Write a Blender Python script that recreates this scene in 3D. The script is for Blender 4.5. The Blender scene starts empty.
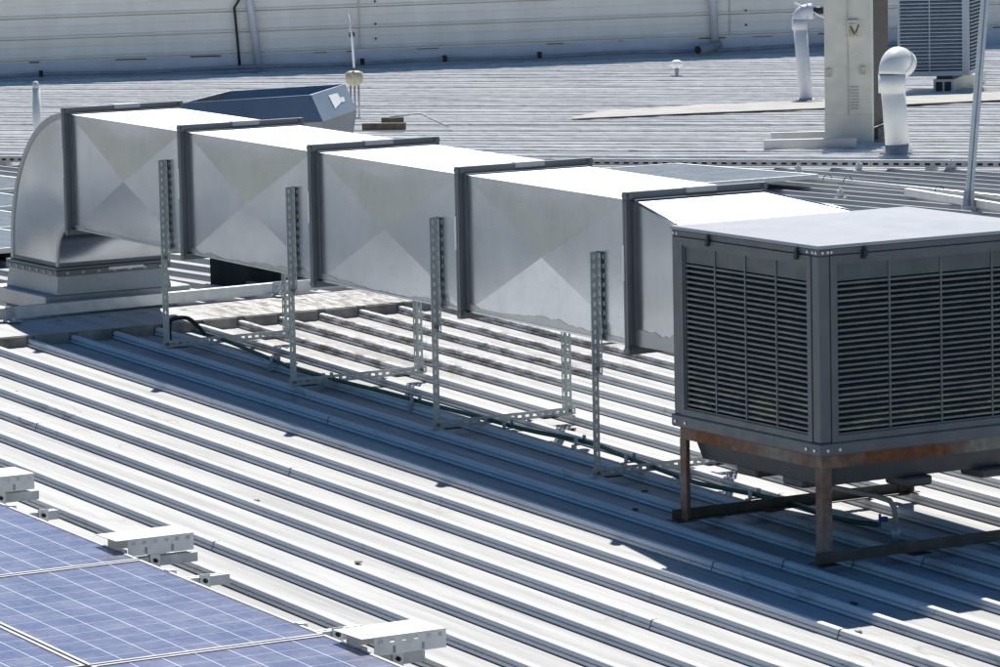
import bpy, bmesh, math, random
from mathutils import Vector, Matrix
random.seed(7)
scene = bpy.context.scene
COL = scene.collection

# ------------------------------------------------------------------ frame of the place
# X runs along the duct (towards the camera's right), Y across it (away to the right), Z up
RS = -0.0305                       # near roof: z = RS * x
SKEW = -0.0082                     # ribs drift slightly in y along x
RIDGE_X = -8.52
FS = 0.02                          # far roof falls away from the ridge
def zn(x): return RS * x - .047
RY0 = -.71                         # foot of one rib
def zf(x): return 0.265 + FS * (x + 8.8)

# ------------------------------------------------------------------ mesh builder
class MB:
    def __init__(self): self.bm = bmesh.new()
    def face(self, pts):
        return self.bm.faces.new([self.bm.verts.new(p) for p in pts])
    def add(self, verts, faces):
        vs = [self.bm.verts.new(v) for v in verts]
        for f in faces:
            try: self.bm.faces.new([vs[i] for i in f])
            except ValueError: pass
    def hexa(self, p):               # p: 4 bottom (ccw from above), 4 top
        self.add(p, [(3,2,1,0),(4,5,6,7),(0,1,5,4),(1,2,6,5),(2,3,7,6),(3,0,4,7)])
    def box(self, a, b, bev=0.0):
        x0,y0,z0 = a; x1,y1,z1 = b
        if x0>x1: x0,x1=x1,x0
        if y0>y1: y0,y1=y1,y0
        if z0>z1: z0,z1=z1,z0
        if bev <= 0:
            self.hexa([(x0,y0,z0),(x1,y0,z0),(x1,y1,z0),(x0,y1,z0),(x0,y0,z1),(x1,y0,z1),(x1,y1,z1),(x0,y1,z1)])
            return
        t = bmesh.new(); bmesh.ops.create_cube(t, size=1)
        for v in t.verts:
            v.co = Vector((x0 + (v.co.x+.5)*(x1-x0), y0 + (v.co.y+.5)*(y1-y0), z0 + (v.co.z+.5)*(z1-z0)))
        bmesh.ops.bevel(t, geom=list(t.edges), offset=bev, segments=1, affect='EDGES', profile=.5)
        self.merge(t)
    def merge(self, t, M=None):
        m = {}
        for v in t.verts: m[v] = self.bm.verts.new(M @ v.co if M else v.co)
        for f in t.faces: self.bm.faces.new([m[v] for v in f.verts])
        t.free()
    def obox(self, o, u, v, w, su, sv, sw):     # box from corner o along u,v,w
        o=Vector(o); u=Vector(u).normalized()*su; v=Vector(v).normalized()*sv; w=Vector(w).normalized()*sw
        self.hexa([o,o+u,o+u+v,o+v,o+w,o+u+w,o+u+v+w,o+v+w])
    def tube(self, path, r, n=10, caps=True, smooth=True):
        path=[Vector(p) for p in path]; rings=[]
        rs = r if isinstance(r,(list,tuple)) else [r]*len(path)
        ref=None
        for i,p in enumerate(path):
            d=(path[min(i+1,len(path)-1)]-path[max(i-1,0)]).normalized()
            if ref is None:
                ref = Vector((0,0,1)) if abs(d.z)<.9 else Vector((1,0,0))
            a=(ref-d*ref.dot(d)).normalized(); b=d.cross(a); ref=a
            rings.append([self.bm.verts.new(p+(a*math.cos(2*math.pi*k/n)+b*math.sin(2*math.pi*k/n))*rs[i]) for k in range(n)])
        for i in range(len(rings)-1):
            for k in range(n):
                f=self.bm.faces.new([rings[i][k],rings[i][(k+1)%n],rings[i+1][(k+1)%n],rings[i+1][k]]); f.smooth=smooth
        if caps:
            self.bm.faces.new(list(reversed(rings[0]))); self.bm.faces.new(rings[-1])
    def extrude_poly(self, pts, off):            # closed polygon, swept by a vector
        off=Vector(off); n=len(pts)
        a=[self.bm.verts.new(p) for p in pts]; b=[self.bm.verts.new(Vector(p)+off) for p in pts]
        self.bm.faces.new(list(reversed(a))); self.bm.faces.new(b)
        for i in range(n): self.bm.faces.new([a[i],a[(i+1)%n],b[(i+1)%n],b[i]])
    def slot_strip(self, o, L, W, N, length, width, t, pitch, hl, hw):
        """perforated strip: length along L, width along W, thickness along N; one slot per pitch"""
        o=Vector(o); L=Vector(L).normalized(); W=Vector(W).normalized(); N=Vector(N).normalized()*t
        n=max(1,round(length/pitch)); pitch=length/n
        def P(a,b): return o+L*a+W*b
        for i in range(n):
            a0=i*pitch; a1=a0+pitch; h0=a0+(pitch-hl)/2; h1=h0+hl; b0=(width-hw)/2; b1=b0+hw
            out=[P(a0,0),P(a1,0),P(a1,width),P(a0,width)]; inn=[P(h0,b0),P(h1,b0),P(h1,b1),P(h0,b1)]
            vf=[self.bm.verts.new(p) for p in out+inn]; vb=[self.bm.verts.new(p+N) for p in out+inn]
            for k in range(4):
                j=(k+1)%4
                self.bm.faces.new([vf[k],vf[j],vf[4+j],vf[4+k]])
                self.bm.faces.new([vb[j],vb[k],vb[4+k],vb[4+j]])
                self.bm.faces.new([vf[4+k],vf[4+j],vb[4+j],vb[4+k]])
            self.bm.faces.new([vf[0],vb[0],vb[1],vf[1]]); self.bm.faces.new([vf[2],vb[2],vb[3],vf[3]])
            if i==0: self.bm.faces.new([vf[3],vb[3],vb[0],vf[0]])
            if i==n-1: self.bm.faces.new([vf[1],vb[1],vb[2],vf[2]])
    def build(self, name, mat, parent=None, weld=False, fixn=True):
        me=bpy.data.meshes.new(name)
        if weld: bmesh.ops.remove_doubles(self.bm, verts=self.bm.verts, dist=1e-5)
        if fixn: bmesh.ops.recalc_face_normals(self.bm, faces=self.bm.faces)
        self.bm.to_mesh(me); self.bm.free()
        o=bpy.data.objects.new(name, me); COL.objects.link(o)
        if mat: me.materials.append(mat)
        if parent:
            o.parent=parent; o.matrix_parent_inverse=Matrix.Translation(-parent.location) if parent.type=='EMPTY' and parent.parent is None else Matrix.Identity(4)
            if not (parent.type=='EMPTY' and parent.parent is None):
                top=parent
                o.matrix_parent_inverse=parent.matrix_parent_inverse.inverted() @ o.matrix_parent_inverse if False else Matrix.Identity(4)
        return o
def tag(o, label=None, cat=None, group=None, kind=None):
    if label: o['label']=label
    if cat: o['category']=cat
    if group: o['group']=group
    if kind: o['kind']=kind
    return o
def thing(name, loc, label, cat, group=None):
    o=bpy.data.objects.new(name,None); o.location=loc; o.empty_display_size=.1; COL.objects.link(o)
    return tag(o,label,cat,group)
def kids(o): return [c for c in bpy.data.objects if c.parent==o]
def copy_tree(o, parent=None):
    c=o.copy(); COL.objects.link(c)
    if parent:
        c.parent=parent; c.matrix_parent_inverse=o.matrix_parent_inverse.copy()
    for ch in kids(o): copy_tree(ch,c)
    return c

# ------------------------------------------------------------------ materials
class NT:
    def __init__(self,name):
        self.m=bpy.data.materials.new(name); self.m.use_nodes=True
        self.t=self.m.node_tree; self.t.nodes.clear()
        self.out=self.n('ShaderNodeOutputMaterial'); self.b=self.n('ShaderNodeBsdfPrincipled')
        self.l(self.b.outputs[0], self.out.inputs[0])
        self._c=None
    def n(self,k,**kw):
        x=self.t.nodes.new(k)
        for a,b in kw.items(): setattr(x,a,b)
        return x
    def l(self,a,b): self.t.links.new(a,b)
    def coord(self, scale=(1,1,1), rot=(0,0,0)):
        g=self.n('ShaderNodeNewGeometry'); mp=self.n('ShaderNodeMapping')
        mp.inputs['Scale'].default_value=scale; mp.inputs['Rotation'].default_value=rot
        self.l(g.outputs['Position'],mp.inputs[0]); return mp.outputs[0]
    def noise(self, scale=5, detail=4, rough=.55, sc=(1,1,1), rot=(0,0,0)):
        x=self.n('ShaderNodeTexNoise'); x.inputs['Scale'].default_value=scale; x.inputs['Detail'].default_value=detail; x.inputs['Roughness'].default_value=rough
        self.l(self.coord(sc,rot),x.inputs['Vector']); return x.outputs['Fac']
    def ramp(self, fac, p0, c0, p1, c1, mid=None):
        r=self.n('ShaderNodeValToRGB'); e=r.color_ramp.elements
        e[0].position=p0; e[0].color=c4(c0); e[1].position=p1; e[1].color=c4(c1)
        if mid: k=e.new(mid[0]); k.color=c4(mid[1])
        self.l(fac,r.inputs[0]); return r.outputs[0]
    def mix(self, fac, a, b, mode='MIX'):
        x=self.n('ShaderNodeMix',data_type='RGBA',blend_type=mode)
        for s,v in ((0,fac),(6,a),(7,b)):
            if hasattr(v,'is_linked'): self.l(v,x.inputs[s])
            elif s==0: x.inputs[0].default_value=v
            else: x.inputs[s].default_value=c4(v)
        return x.outputs[2]
    def math(self, op, a, b=0.0, clamp=False):
        x=self.n('ShaderNodeMath',operation=op,use_clamp=clamp)
        for s,v in ((0,a),(1,b)):
            if hasattr(v,'is_linked'): self.l(v,x.inputs[s])
            else: x.inputs[s].default_value=v
        return x.outputs[0]
    def sock(self,name,v):
        i=self.b.inputs[name]
        if hasattr(v,'is_linked'): self.l(v,i)
        elif name=='Base Color': i.default_value=c4(v)
        else: i.default_value=v
    def bump(self, h, strength=.3, dist=.01):
        x=self.n('ShaderNodeBump'); x.inputs['Strength'].default_value=strength; x.inputs['Distance'].default_value=dist
        self.l(h,x.inputs['Height']); self.l(x.outputs[0],self.b.inputs['Normal'])
def c4(c):
    if isinstance(c,(int,float)): c=(c,c,c)
    return (c[0],c[1],c[2],1.0)
def simple(name, col, rough=.5, metal=0.0, var=.15, scale=8, bump=0.0, spec=.5):
    k=NT(name); f=k.noise(scale,5)
    k.sock('Base Color',k.ramp(f,.3,tuple(v*(1-var) for v in col),.7,tuple(min(1,v*(1+var)) for v in col)))
    k.sock('Metallic',metal); k.sock('Specular IOR Level',spec)
    k.sock('Roughness',k.ramp(k.noise(scale*2.3,3),.3,max(.03,rough-.07),.7,min(1,rough+.07)))
    if bump: k.bump(k.noise(scale*6,4),bump,.004)
    return k.m

def roof_mat(name, rot=0.0, base=.62, far=False, rib=None):
    k=NT(name)
    streak=k.noise(1.0,6,.65,(.35,9,9),(0,0,rot))         # long streaks down the pans
    fine=k.noise(1.0,3,.6,(1.5,60,20),(0,0,rot))
    blot=k.noise(1.1,6,.6)
    speck=k.noise(38,3,.6)
    c=k.ramp(streak,.30,(base*.66,base*.65,base*.635),.64,(base,base*.99,base*.965))
    hgt=None
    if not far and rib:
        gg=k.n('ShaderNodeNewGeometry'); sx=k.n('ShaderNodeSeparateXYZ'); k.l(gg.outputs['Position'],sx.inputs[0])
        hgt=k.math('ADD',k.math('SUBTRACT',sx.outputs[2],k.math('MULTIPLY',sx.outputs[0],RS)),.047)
        c=k.mix(k.ramp(hgt,.003,0.0,.007,1.0),c,k.ramp(streak,.30,(rib*.9,rib*.9,rib*.9),.62,(rib,rib,rib*.985)))  # ribs cleaner than the weathered pans, and paler to paint in bounced light
    c=k.mix(k.ramp(fine,.35,.22,.6,0.0),c,(base*.70,base*.70,base*.71))
    c=k.mix(k.ramp(blot,.58,0.0,.78,.4),c,(base*.62,base*.58,base*.52))
    c=k.mix(k.ramp(speck,.68,0.0,.74,.5),c,(.16,.14,.12))
    tide=k.math('ABSOLUTE',k.math('SUBTRACT',k.noise(1.0,3,.55,(.9,2.2,2)),.5))      # thin dried tide marks
    tm=k.math('MULTIPLY',k.ramp(tide,.0,.55,.012,0.0),k.ramp(k.noise(.8,3),.48,0.0,.62,1.0))
    c=k.mix(tm,c,(base*.5,base*.46,base*.40))
    if far:
        d=k.noise(1.0,5,.7,(.9,9,3),(0,0,rot)); c=k.mix(k.ramp(d,.60,0.0,.70,.6),c,(base*.25,base*.22,base*.22))
        d=k.noise(1.0,3,.6,(.45,4.2,3),(0,0,rot)); c=k.mix(k.ramp(d,.50,0.0,.70,.55),c,(base*.5,base*.5,base*.52))
    else:
        # leaf litter and rust-brown silt washed up against the ridge under the duct
        g=k.n('ShaderNodeNewGeometry'); mp=k.n('ShaderNodeMapping'); mp.vector_type='TEXTURE'
        mp.inputs['Location'].default_value=(-7.6,2.15,.23); mp.inputs['Scale'].default_value=(2.6,1.5,1.5)
        k.l(g.outputs['Position'],mp.inputs[0])
        gr=k.n('ShaderNodeTexGradient',gradient_type='SPHERICAL'); k.l(mp.outputs[0],gr.inputs[0])
        d=k.noise(11,9,.78,(.45,1.6,2))
        m=k.math('MULTIPLY',k.ramp(gr.outputs[0],.0,0.0,.25,1.0),k.ramp(d,.45,0.0,.56,.8))
        if hgt is not None: m=k.math('MULTIPLY',m,k.ramp(hgt,.003,.42,.008,1.0))
        c=k.mix(m,c,(.13,.10,.075))
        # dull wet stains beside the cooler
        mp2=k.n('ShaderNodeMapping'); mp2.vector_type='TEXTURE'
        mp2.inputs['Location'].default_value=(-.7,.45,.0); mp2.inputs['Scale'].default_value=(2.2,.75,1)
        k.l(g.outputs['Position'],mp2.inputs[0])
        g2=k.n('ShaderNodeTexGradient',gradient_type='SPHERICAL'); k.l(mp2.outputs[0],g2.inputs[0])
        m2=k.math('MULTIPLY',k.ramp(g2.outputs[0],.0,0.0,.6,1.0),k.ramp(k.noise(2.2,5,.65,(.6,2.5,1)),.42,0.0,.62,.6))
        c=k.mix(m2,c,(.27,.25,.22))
    k.sock('Base Color',c); k.sock('Roughness',k.ramp(streak,.3,.78,.7,.66)); k.sock('Specular IOR Level',.18)
    bh=k.noise(1.0,3,.5,(1.2,14,5),(0,0,rot))
    if not far and rib:     # fine transverse swages pressed into the upper rib walls
        sw=k.math('MULTIPLY',k.math('SINE',k.math('MULTIPLY',sx.outputs[0],6.2832/.036)),k.ramp(hgt,.0235,0.0,.026,.16))
        bh=k.math('ADD',bh,sw)
    k.bump(bh,.16,.012)
    return k.m

def galv(name, base=.62, metal=.75, rough=.42, spangle=True, splash=False, tint=(1,1,1.01)):
    k=NT(name)
    cl=k.noise(2.4,5,.6)
    c=k.ramp(cl,.3,tuple(base*.86*t for t in tint),.7,tuple(base*1.06*t for t in tint))
    if spangle:
        c=k.mix(k.ramp(k.noise(34,3,.6),.42,0.0,.66,.20),c,tuple(base*.66*t for t in tint))
    run=k.noise(1.0,5,.65,(7,7,.5)); c=k.mix(k.ramp(run,.55,0.0,.8,.28),c,(base*.6,base*.6,base*.58))
    k.sock('Base Color',c); k.sock('Metallic',metal)
    k.sock('Roughness',k.ramp(k.noise(1.6,3,.5),.3,rough-.03,.72,rough+.06))
    k.bump(k.noise(1.5,1,.4),.07,.03)
    return k.m

def rusty(name):
    k=NT(name)
    f=k.noise(2.6,6,.6,(1,1,.55)); f2=k.noise(24,4,.6)
    c=k.ramp(f2,.3,(.17,.165,.145),.7,(.26,.25,.22))
    m=k.ramp(f,.36,0.0,.58,1.0)
    c=k.mix(m,c,k.ramp(f2,.3,(.09,.034,.018),.7,(.25,.092,.036)))
    k.sock('Base Color',c); k.sock('Metallic',.1); k.sock('Roughness',.75); k.bump(f2,.25,.004)
    return k.m

def sheet_splash(name):
    """galvanised sheet whose lowest strip carries a ragged edge of dust and sealant"""
    return galv(name)

def plank_mat(name):
    k=NT(name)
    a=k.noise(1.0,5,.6,(3,3,.8)); s=k.noise(1.0,4,.6,(.5,.5,10))
    c=k.ramp(a,.3,(.72,.70,.64),.7,(.82,.80,.74))
    c=k.mix(k.ramp(s,.5,0.0,.8,.3),c,(.45,.43,.38))
    k.sock('Base Color',c); k.sock('Roughness',.5); k.bump(k.noise(1,3,.5,(1.5,1.5,12)),.1,.01)
    return k.m

def pv_mat(name, cell, u0, v0, tint=(.115,.12,.21), n_bus=True, lines=.55):
    """poly-silicon cells: pale gap lines on a grid, thin bus bars, blue crystal variation"""
    k=NT(name)
    g=k.n('ShaderNodeNewGeometry'); sp=k.n('ShaderNodeSeparateXYZ'); k.l(g.outputs['Position'],sp.inputs[0])
    def grid(out,o,size,w):
        a=k.math('SUBTRACT',out,o); a=k.math('DIVIDE',a,size); a=k.math('FRACT',a)
        a=k.math('SUBTRACT',a,.5); a=k.math('ABSOLUTE',a); return k.math('GREATER_THAN',a,.5-w)
    gx=grid(sp.outputs[0],u0,cell,.016); gy=grid(sp.outputs[1],v0,cell,.018)
    bus=grid(sp.outputs[1],v0+cell*.167,cell/3,.018)
    v=k.n('ShaderNodeTexVoronoi'); v.inputs['Scale'].default_value=75; k.l(k.coord((1,1,.1)),v.inputs['Vector'])
    s2=k.n('ShaderNodeSeparateColor'); k.l(v.outputs['Color'],s2.inputs[0])
    c=k.ramp(s2.outputs[0],0,tuple(t*.85 for t in tint),1,tuple(t*1.15 for t in tint))
    c=k.mix(k.ramp(k.noise(1.2,2),.4,0.0,.8,.25),c,tuple(t*1.25+.02 for t in tint))
    c=k.mix(k.ramp(k.noise(26,5,.7),.5,0.0,.75,.28),c,(.30,.26,.25))           # dust film
    c=k.mix(k.math('MULTIPLY',bus,.22),c,(.55,.56,.60))
    c=k.mix(k.math('MULTIPLY',gx,.45*lines/.55),c,(.75,.76,.80))
    c=k.mix(k.math('MULTIPLY',gy,.72*lines/.55),c,(.80,.81,.84))
    k.sock('Base Color',c); k.sock('Roughness',k.ramp(k.noise(6,4),.3,.22,.7,.36)); k.sock('Specular IOR Level',.5)
    k.sock('Coat Weight',.25); k.sock('Coat Roughness',.1)
    return k.m

M={}
M['roof']=roof_mat('roof_paint',0.0,.50,False,.74)
TRAY_A=math.atan2(12.23-6.348,-14.75+24.381)
M['roof_far']=roof_mat('roof_paint_weathered',0.0,.50,True)
M['roof_far_stripe']=roof_mat('roof_paint_striped',-TRAY_A,.78,True)
M['ridge']=roof_mat('ridge_paint',0.0,.56)
M['duct']=galv('galvanised_duct',.56,.95,.20,tint=(.93,1,1.09))
M['duct_top']=galv('sunlit_duct_top',.68,.45,.5)  # paler, less metallic copy of the duct metal, painting sun-white onto upper faces
M['duct_dusty']=galv('dusty_sealant_edge',.46,.85,.34,False,tint=(.97,1,1.04))
M['flange']=galv('flange_steel',.19,.55,.45,False,tint=(.92,1,1.06))
M['strut']=galv('slotted_zinc',.50,.45,.48,False,tint=(.93,1,.98))
M['galv_light']=galv('galvanised_light',.46,.65,.45)
M['galv_blue']=galv('galvanised_spangled',.36,.55,.36,tint=(.97,1.0,1.03))
M['alu']=simple('mill_aluminium',(.66,.67,.67),.42,.55,.1,14)
M['alu_dull']=simple('dull_aluminium',(.50,.51,.52),.5,.5,.15,14)
M['pvframe']=simple('anodised_frame',(.36,.36,.36),.5,.3,.1,14)
M['cool']=simple('cooler_grey_plastic',(.105,.117,.128),.5,0,.12,6,.05)
M['cool_dark']=simple('louvre_grey_plastic',(.12,.14,.15),.5,0,.2,9)
def slat_mat():
    k=NT('louvre_slat_plastic'); f=k.noise(9,4)
    c=k.ramp(f,.3,(.115,.128,.13),.7,(.175,.19,.19))
    g=k.n('ShaderNodeNewGeometry'); sx=k.n('ShaderNodeSeparateXYZ'); k.l(g.outputs['Position'],sx.inputs[0])
    low=k.ramp(sx.outputs[2],.62,1.0,.90,0.0)
    m=k.math('MULTIPLY',low,k.ramp(k.noise(1.0,5,.7,(5,3.2,14)),.48,0.0,.60,.75))
    c=k.mix(m,c,(.50,.42,.26))
    c=k.mix(k.ramp(k.noise(1.0,3,.7,(45,45,60)),.66,0.0,.72,.7),c,(.42,.42,.38))
    k.sock('Base Color',c); k.sock('Roughness',.45); return k.m
M['slat']=slat_mat()
M['cool_header']=simple('header_grey_plastic',(.075,.095,.10),.48,0,.28,5)
M['cool_top']=simple('cooler_lid_paint',(.34,.35,.38),.7,0,.03,3,0,.15)
M['tray']=simple('basin_plastic',(.055,.06,.065),.5,0,.15,5)
M['black']=simple('black_rubber',(.018,.018,.018),.6,0,.3,12)
M['pad']=simple('wet_cooling_pad',(.030,.026,.018),.9,0,.6,40,.5)
M['rust']=rusty('rusted_angle_iron')
M['rail_dark']=simple('dull_brown_steel',(.085,.075,.06),.7,.1,.35,9,.2)
M['hose']=simple('green_hose',(.005,.075,.056),.4,0,.2,10)
M['pvc']=simple('white_pvc',(.74,.74,.70),.4,0,.06,3)
M['pvc_grey']=simple('pale_grey_pvc',(.56,.58,.62),.42,0,.06,4)
M['cream']=simple('cream_enamel',(.56,.54,.47),.5,0,.10,5)
M['cream_dirty']=simple('dirty_cream_plastic',(.42,.39,.28),.6,0,.3,16)
M['coil']=simple('dusty_brown_coil',(.085,.072,.055),.85,0,.4,30,.4)
M['conc']=simple('stained_render',(.44,.43,.40),.85,0,.25,7,.3)
M['lead']=simple('grey_flashing',(.34,.345,.36),.6,.2,.2,5)
M['wood']=simple('weathered_timber',(.075,.062,.045),.85,0,.35,9,.3)
M['bluevalve']=simple('blue_valve_plastic',(.02,.09,.28),.45,0,.2,10)
M['hosegrey']=simple('ribbed_grey_conduit',(.30,.30,.28),.55,0,.2,20)
M['plank']=plank_mat('cream_cladding')
M['membrane']=simple('cream_membrane',(.37,.355,.325),.8,0,.16,3,0,.2)
M['paper']=simple('white_sticker',(.80,.80,.78),.6,0,.05,20)
M['white']=simple('white_powder_coat',(.78,.78,.76),.45,0,.05,9)
M['cool2']=simple('blue_grey_louvre',(.34,.39,.45),.45,0,.1,5)
M['pv']=pv_mat('silicon_cells',.1525,-1.263,-2.971)
M['pv_far']=pv_mat('dusty_silicon_cells',.19,-16.6,8.9,(.055,.050,.055),lines=.22)
M['dark']=simple('dark_stained_render',(.045,.04,.034),.85,0,.5,5,.3)
M['lip']=simple('stained_flashing',(.26,.245,.21),.8,.1,.45,6,.2)
M['ground']=simple('yard_ground',(.13,.14,.145),.9,0,.3,.05)

# ------------------------------------------------------------------ setting: roofs
def sweep_profile(mb, prof, P0, P1):
    """prof: list of (s,h); P0(s,h), P1(s,h) give the two ends"""
    a=[mb.bm.verts.new(P0(s,h)) for s,h in prof]; b=[mb.bm.verts.new(P1(s,h)) for s,h in prof]
    for i in range(len(prof)-1): mb.bm.faces.new([a[i],b[i],b[i+1],a[i+1]])
PITCH=.304
def near_period(y):
    # from the foot of one rib's camera-side wall over the rib and across the pan
    return [(y+.011,0),(y+.011,.0050),(y,.0060),(y+.005,.0185),(y+.018,.0190),(y+.018,.0255),(y+.0065,.0270),(y+.013,.043),(y+.020,.0465),(y+.043,.0465),(y+.049,.043),
            (y+.056,.004),(y+.060,0),(y+.112,0),(y+.124,.0016),(y+.136,0),(y+.212,0),(y+.224,.0016),(y+.236,0)]
prof=[]
for k in range(-90,60): prof+=near_period(RY0+PITCH*k)
mb=MB()
sweep_profile(mb,prof,lambda s,h:(RIDGE_X,s+SKEW*RIDGE_X,zn(RIDGE_X)+h),lambda s,h:(22,s+SKEW*22,zn(22)+h))
o=mb.build('roof',M['roof'],fixn=False); tag(o,kind='structure')
roof_obj=o
def lap_seam(k,x,wide=True):
    y=RY0+PITCH*k+SKEW*x; pr=[(-.0012,.0045),(.0038,.0200),(.0157,.0212),(.0157,.0235),(.0052,.0248),(.0118,.0440),(.0195,.0478),(.0435,.0478),(.0502,.0440),(.0575,.0052)]
    mb=MB(); w=.007
    for (a,b) in zip(pr,pr[1:]): mb.face([(x,y+a[0],zn(x)+a[1]+.0008),(x+w,y+a[0],zn(x+w)+a[1]+.0008),(x+w,y+b[0],zn(x+w)+b[1]+.0008),(x,y+b[0],zn(x)+b[1]+.0008)])
    o=mb.build('lap_seam',M['black'],None); o.parent=roof_obj
for k,x in ((-5,-2.05),(-6,-1.9),(-4,1.3),(-1,-3.6),(1,-.35),(2,-.2),(3,-.05),(4,.1),(0,1.15),(-2,.55),(5,-1.6),(-9,1.0),(2,-4.9),(-3,-5.6)): lap_seam(k,x)
# far slope between ridge and the second roof
TX,TY=-24.381,6.348; td=Vector((math.cos(TRAY_A),math.sin(TRAY_A),0)); tn=Vector((-td.y,td.x,0))
def tray_x(y): return max(-60.0, TX+(y-TY)*td.x/td.y)
prof=[]
for k in range(-70,52):
    y=.092+PITCH*k
    if tray_x(y+.3)>-9.2: break
    prof+=[(y,0),(y+.006,.021),(y+.014,.040),(y+.045,.040),(y+.058,0)]
mb=MB()
sweep_profile(mb,prof,lambda s,h:(min(-8.9,tray_x(s)-.05) if False else tray_x(s)-.05,s,zf(tray_x(s)-.05)+h),lambda s,h:(-9.0,s,zf(-9.0)+h))
o=mb.build('far_slope',M['roof_far'],fixn=False); tag(o,kind='structure')
# second roof with ribs running along the cable tray
prof=[]; sp=.26; rnd=random.Random(3)
for k in range(0,120):
    b=k*sp+.02; hh=.020+rnd.uniform(-.006,.008); prof+=[(b,0),(b+.008,hh),(b+.060,hh),(b+.085,0)]
T0=Vector((TX,TY,0))
def P2(a): 
    def f(s,h):
        p=T0+td*a+tn*s; return (p.x,p.y,zf(p.x)+h-.01)
    return f
mb=MB(); sweep_profile(mb,prof,P2(-34),P2(46))
o=mb.build('back_roof',M['roof_far_stripe'],fixn=False); tag(o,kind='structure')
# ridge capping: flat cap, turned-down lip notched between ribs
mb=MB()
ya,yb=-26,17
mb.hexa([(-9.25,ya,zf(-9.25)+.043),(RIDGE_X-.02,ya,zn(RIDGE_X)+.066),(RIDGE_X-.02,yb,zn(RIDGE_X)+.066),(-9.25,yb,zf(-9.25)+.043),
         (-9.25,ya,zf(-9.25)+.048),(RIDGE_X-.02,ya,zn(RIDGE_X)+.071),(RIDGE_X-.02,yb,zn(RIDGE_X)+.071),(-9.25,yb,zf(-9.25)+.048)])
o=mb.build('ridge_cap',M['ridge']); tag(o,kind='structure'); mb=MB()
mb.box((RIDGE_X-.034,ya,zn(RIDGE_X)-.004),(RIDGE_X-.021,yb,zn(RIDGE_X)+.0665))
for k in range(-82,55):
    y0=RY0+PITCH*k+SKEW*RIDGE_X+.062; y1=y0+PITCH-.062
    z1=zn(RIDGE_X)+.066
    mb.hexa([(RIDGE_X-.018,y0+.004,z1-.0675),(RIDGE_X+.016,y0+.004,z1-.0675),(RIDGE_X+.016,y1-.006,z1-.0675),(RIDGE_X-.018,y1-.006,z1-.0675),
             (RIDGE_X-.018,y0,z1-.001),(RIDGE_X-.002,y0,z1-.001),(RIDGE_X-.002,y1,z1-.001),(RIDGE_X-.018,y1,z1-.001)])
o=mb.build('ridge_flashing',M['lip']); tag(o,kind='structure')
mb=MB(); mb.face([(-400,-400,-6),(400,-400,-6),(400,400,-6),(-400,400,-6)])
o=mb.build('ground',M['ground']); tag(o,kind='structure')

# ------------------------------------------------------------------ air duct
DX,DY,DZ,DW,DH,PD,DP=-9.17,.261,1.694,.88,.849,1.757,-.0111
IN=.045
def dz(x): return DZ+DP*(x-DX)
duct=thing('air_duct',(-5.5,.7,zn(-5.5)),'long silver sheet-metal duct of five bolted lengths curving down at its left end','air duct')
y0,y1=DY+IN,DY+DW-IN
def panel(mb,c,ctr):                       # cross-broken panel: four triangles round a raised centre
    for i in range(4): mb.face([c[i],c[(i+1)%4],ctr])
from mathutils import noise as mn
def dented(mb,c,nrm,bul,seed,power=1.35,dent=.0028,mi=0):
    # each of the four triangles is its own smooth patch, so the creases stay sharp
    c=[Vector(p) for p in c]; nrm=Vector(nrm); ctr=sum(c,Vector())/4; NR,NT_=12,20
    for i in range(4):
        a,b=c[i],c[(i+1)%4]; g=[]
        for j in range(NR+1):
            r=j/NR; row=[]
            for k in range(NT_+1):
                t=k/NT_; p=(a*(1-t)+b*t)*(1-r)+ctr*r
                edge=min(1,4*r)*1.0
                h=bul*r**power+dent*edge*mn.noise(p*1.5+Vector((seed*7.1,3,1)))
                row.append(mb.bm.verts.new(p+nrm*h))
            g.append(row)
        for j in range(NR):
            for k in range(NT_):
                q=[g[j][k],g[j][k+1],g[j+1][k+1],g[j+1][k]]
                f=mb.bm.faces.new(q); f.smooth=True; f.material_index=mi
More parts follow.
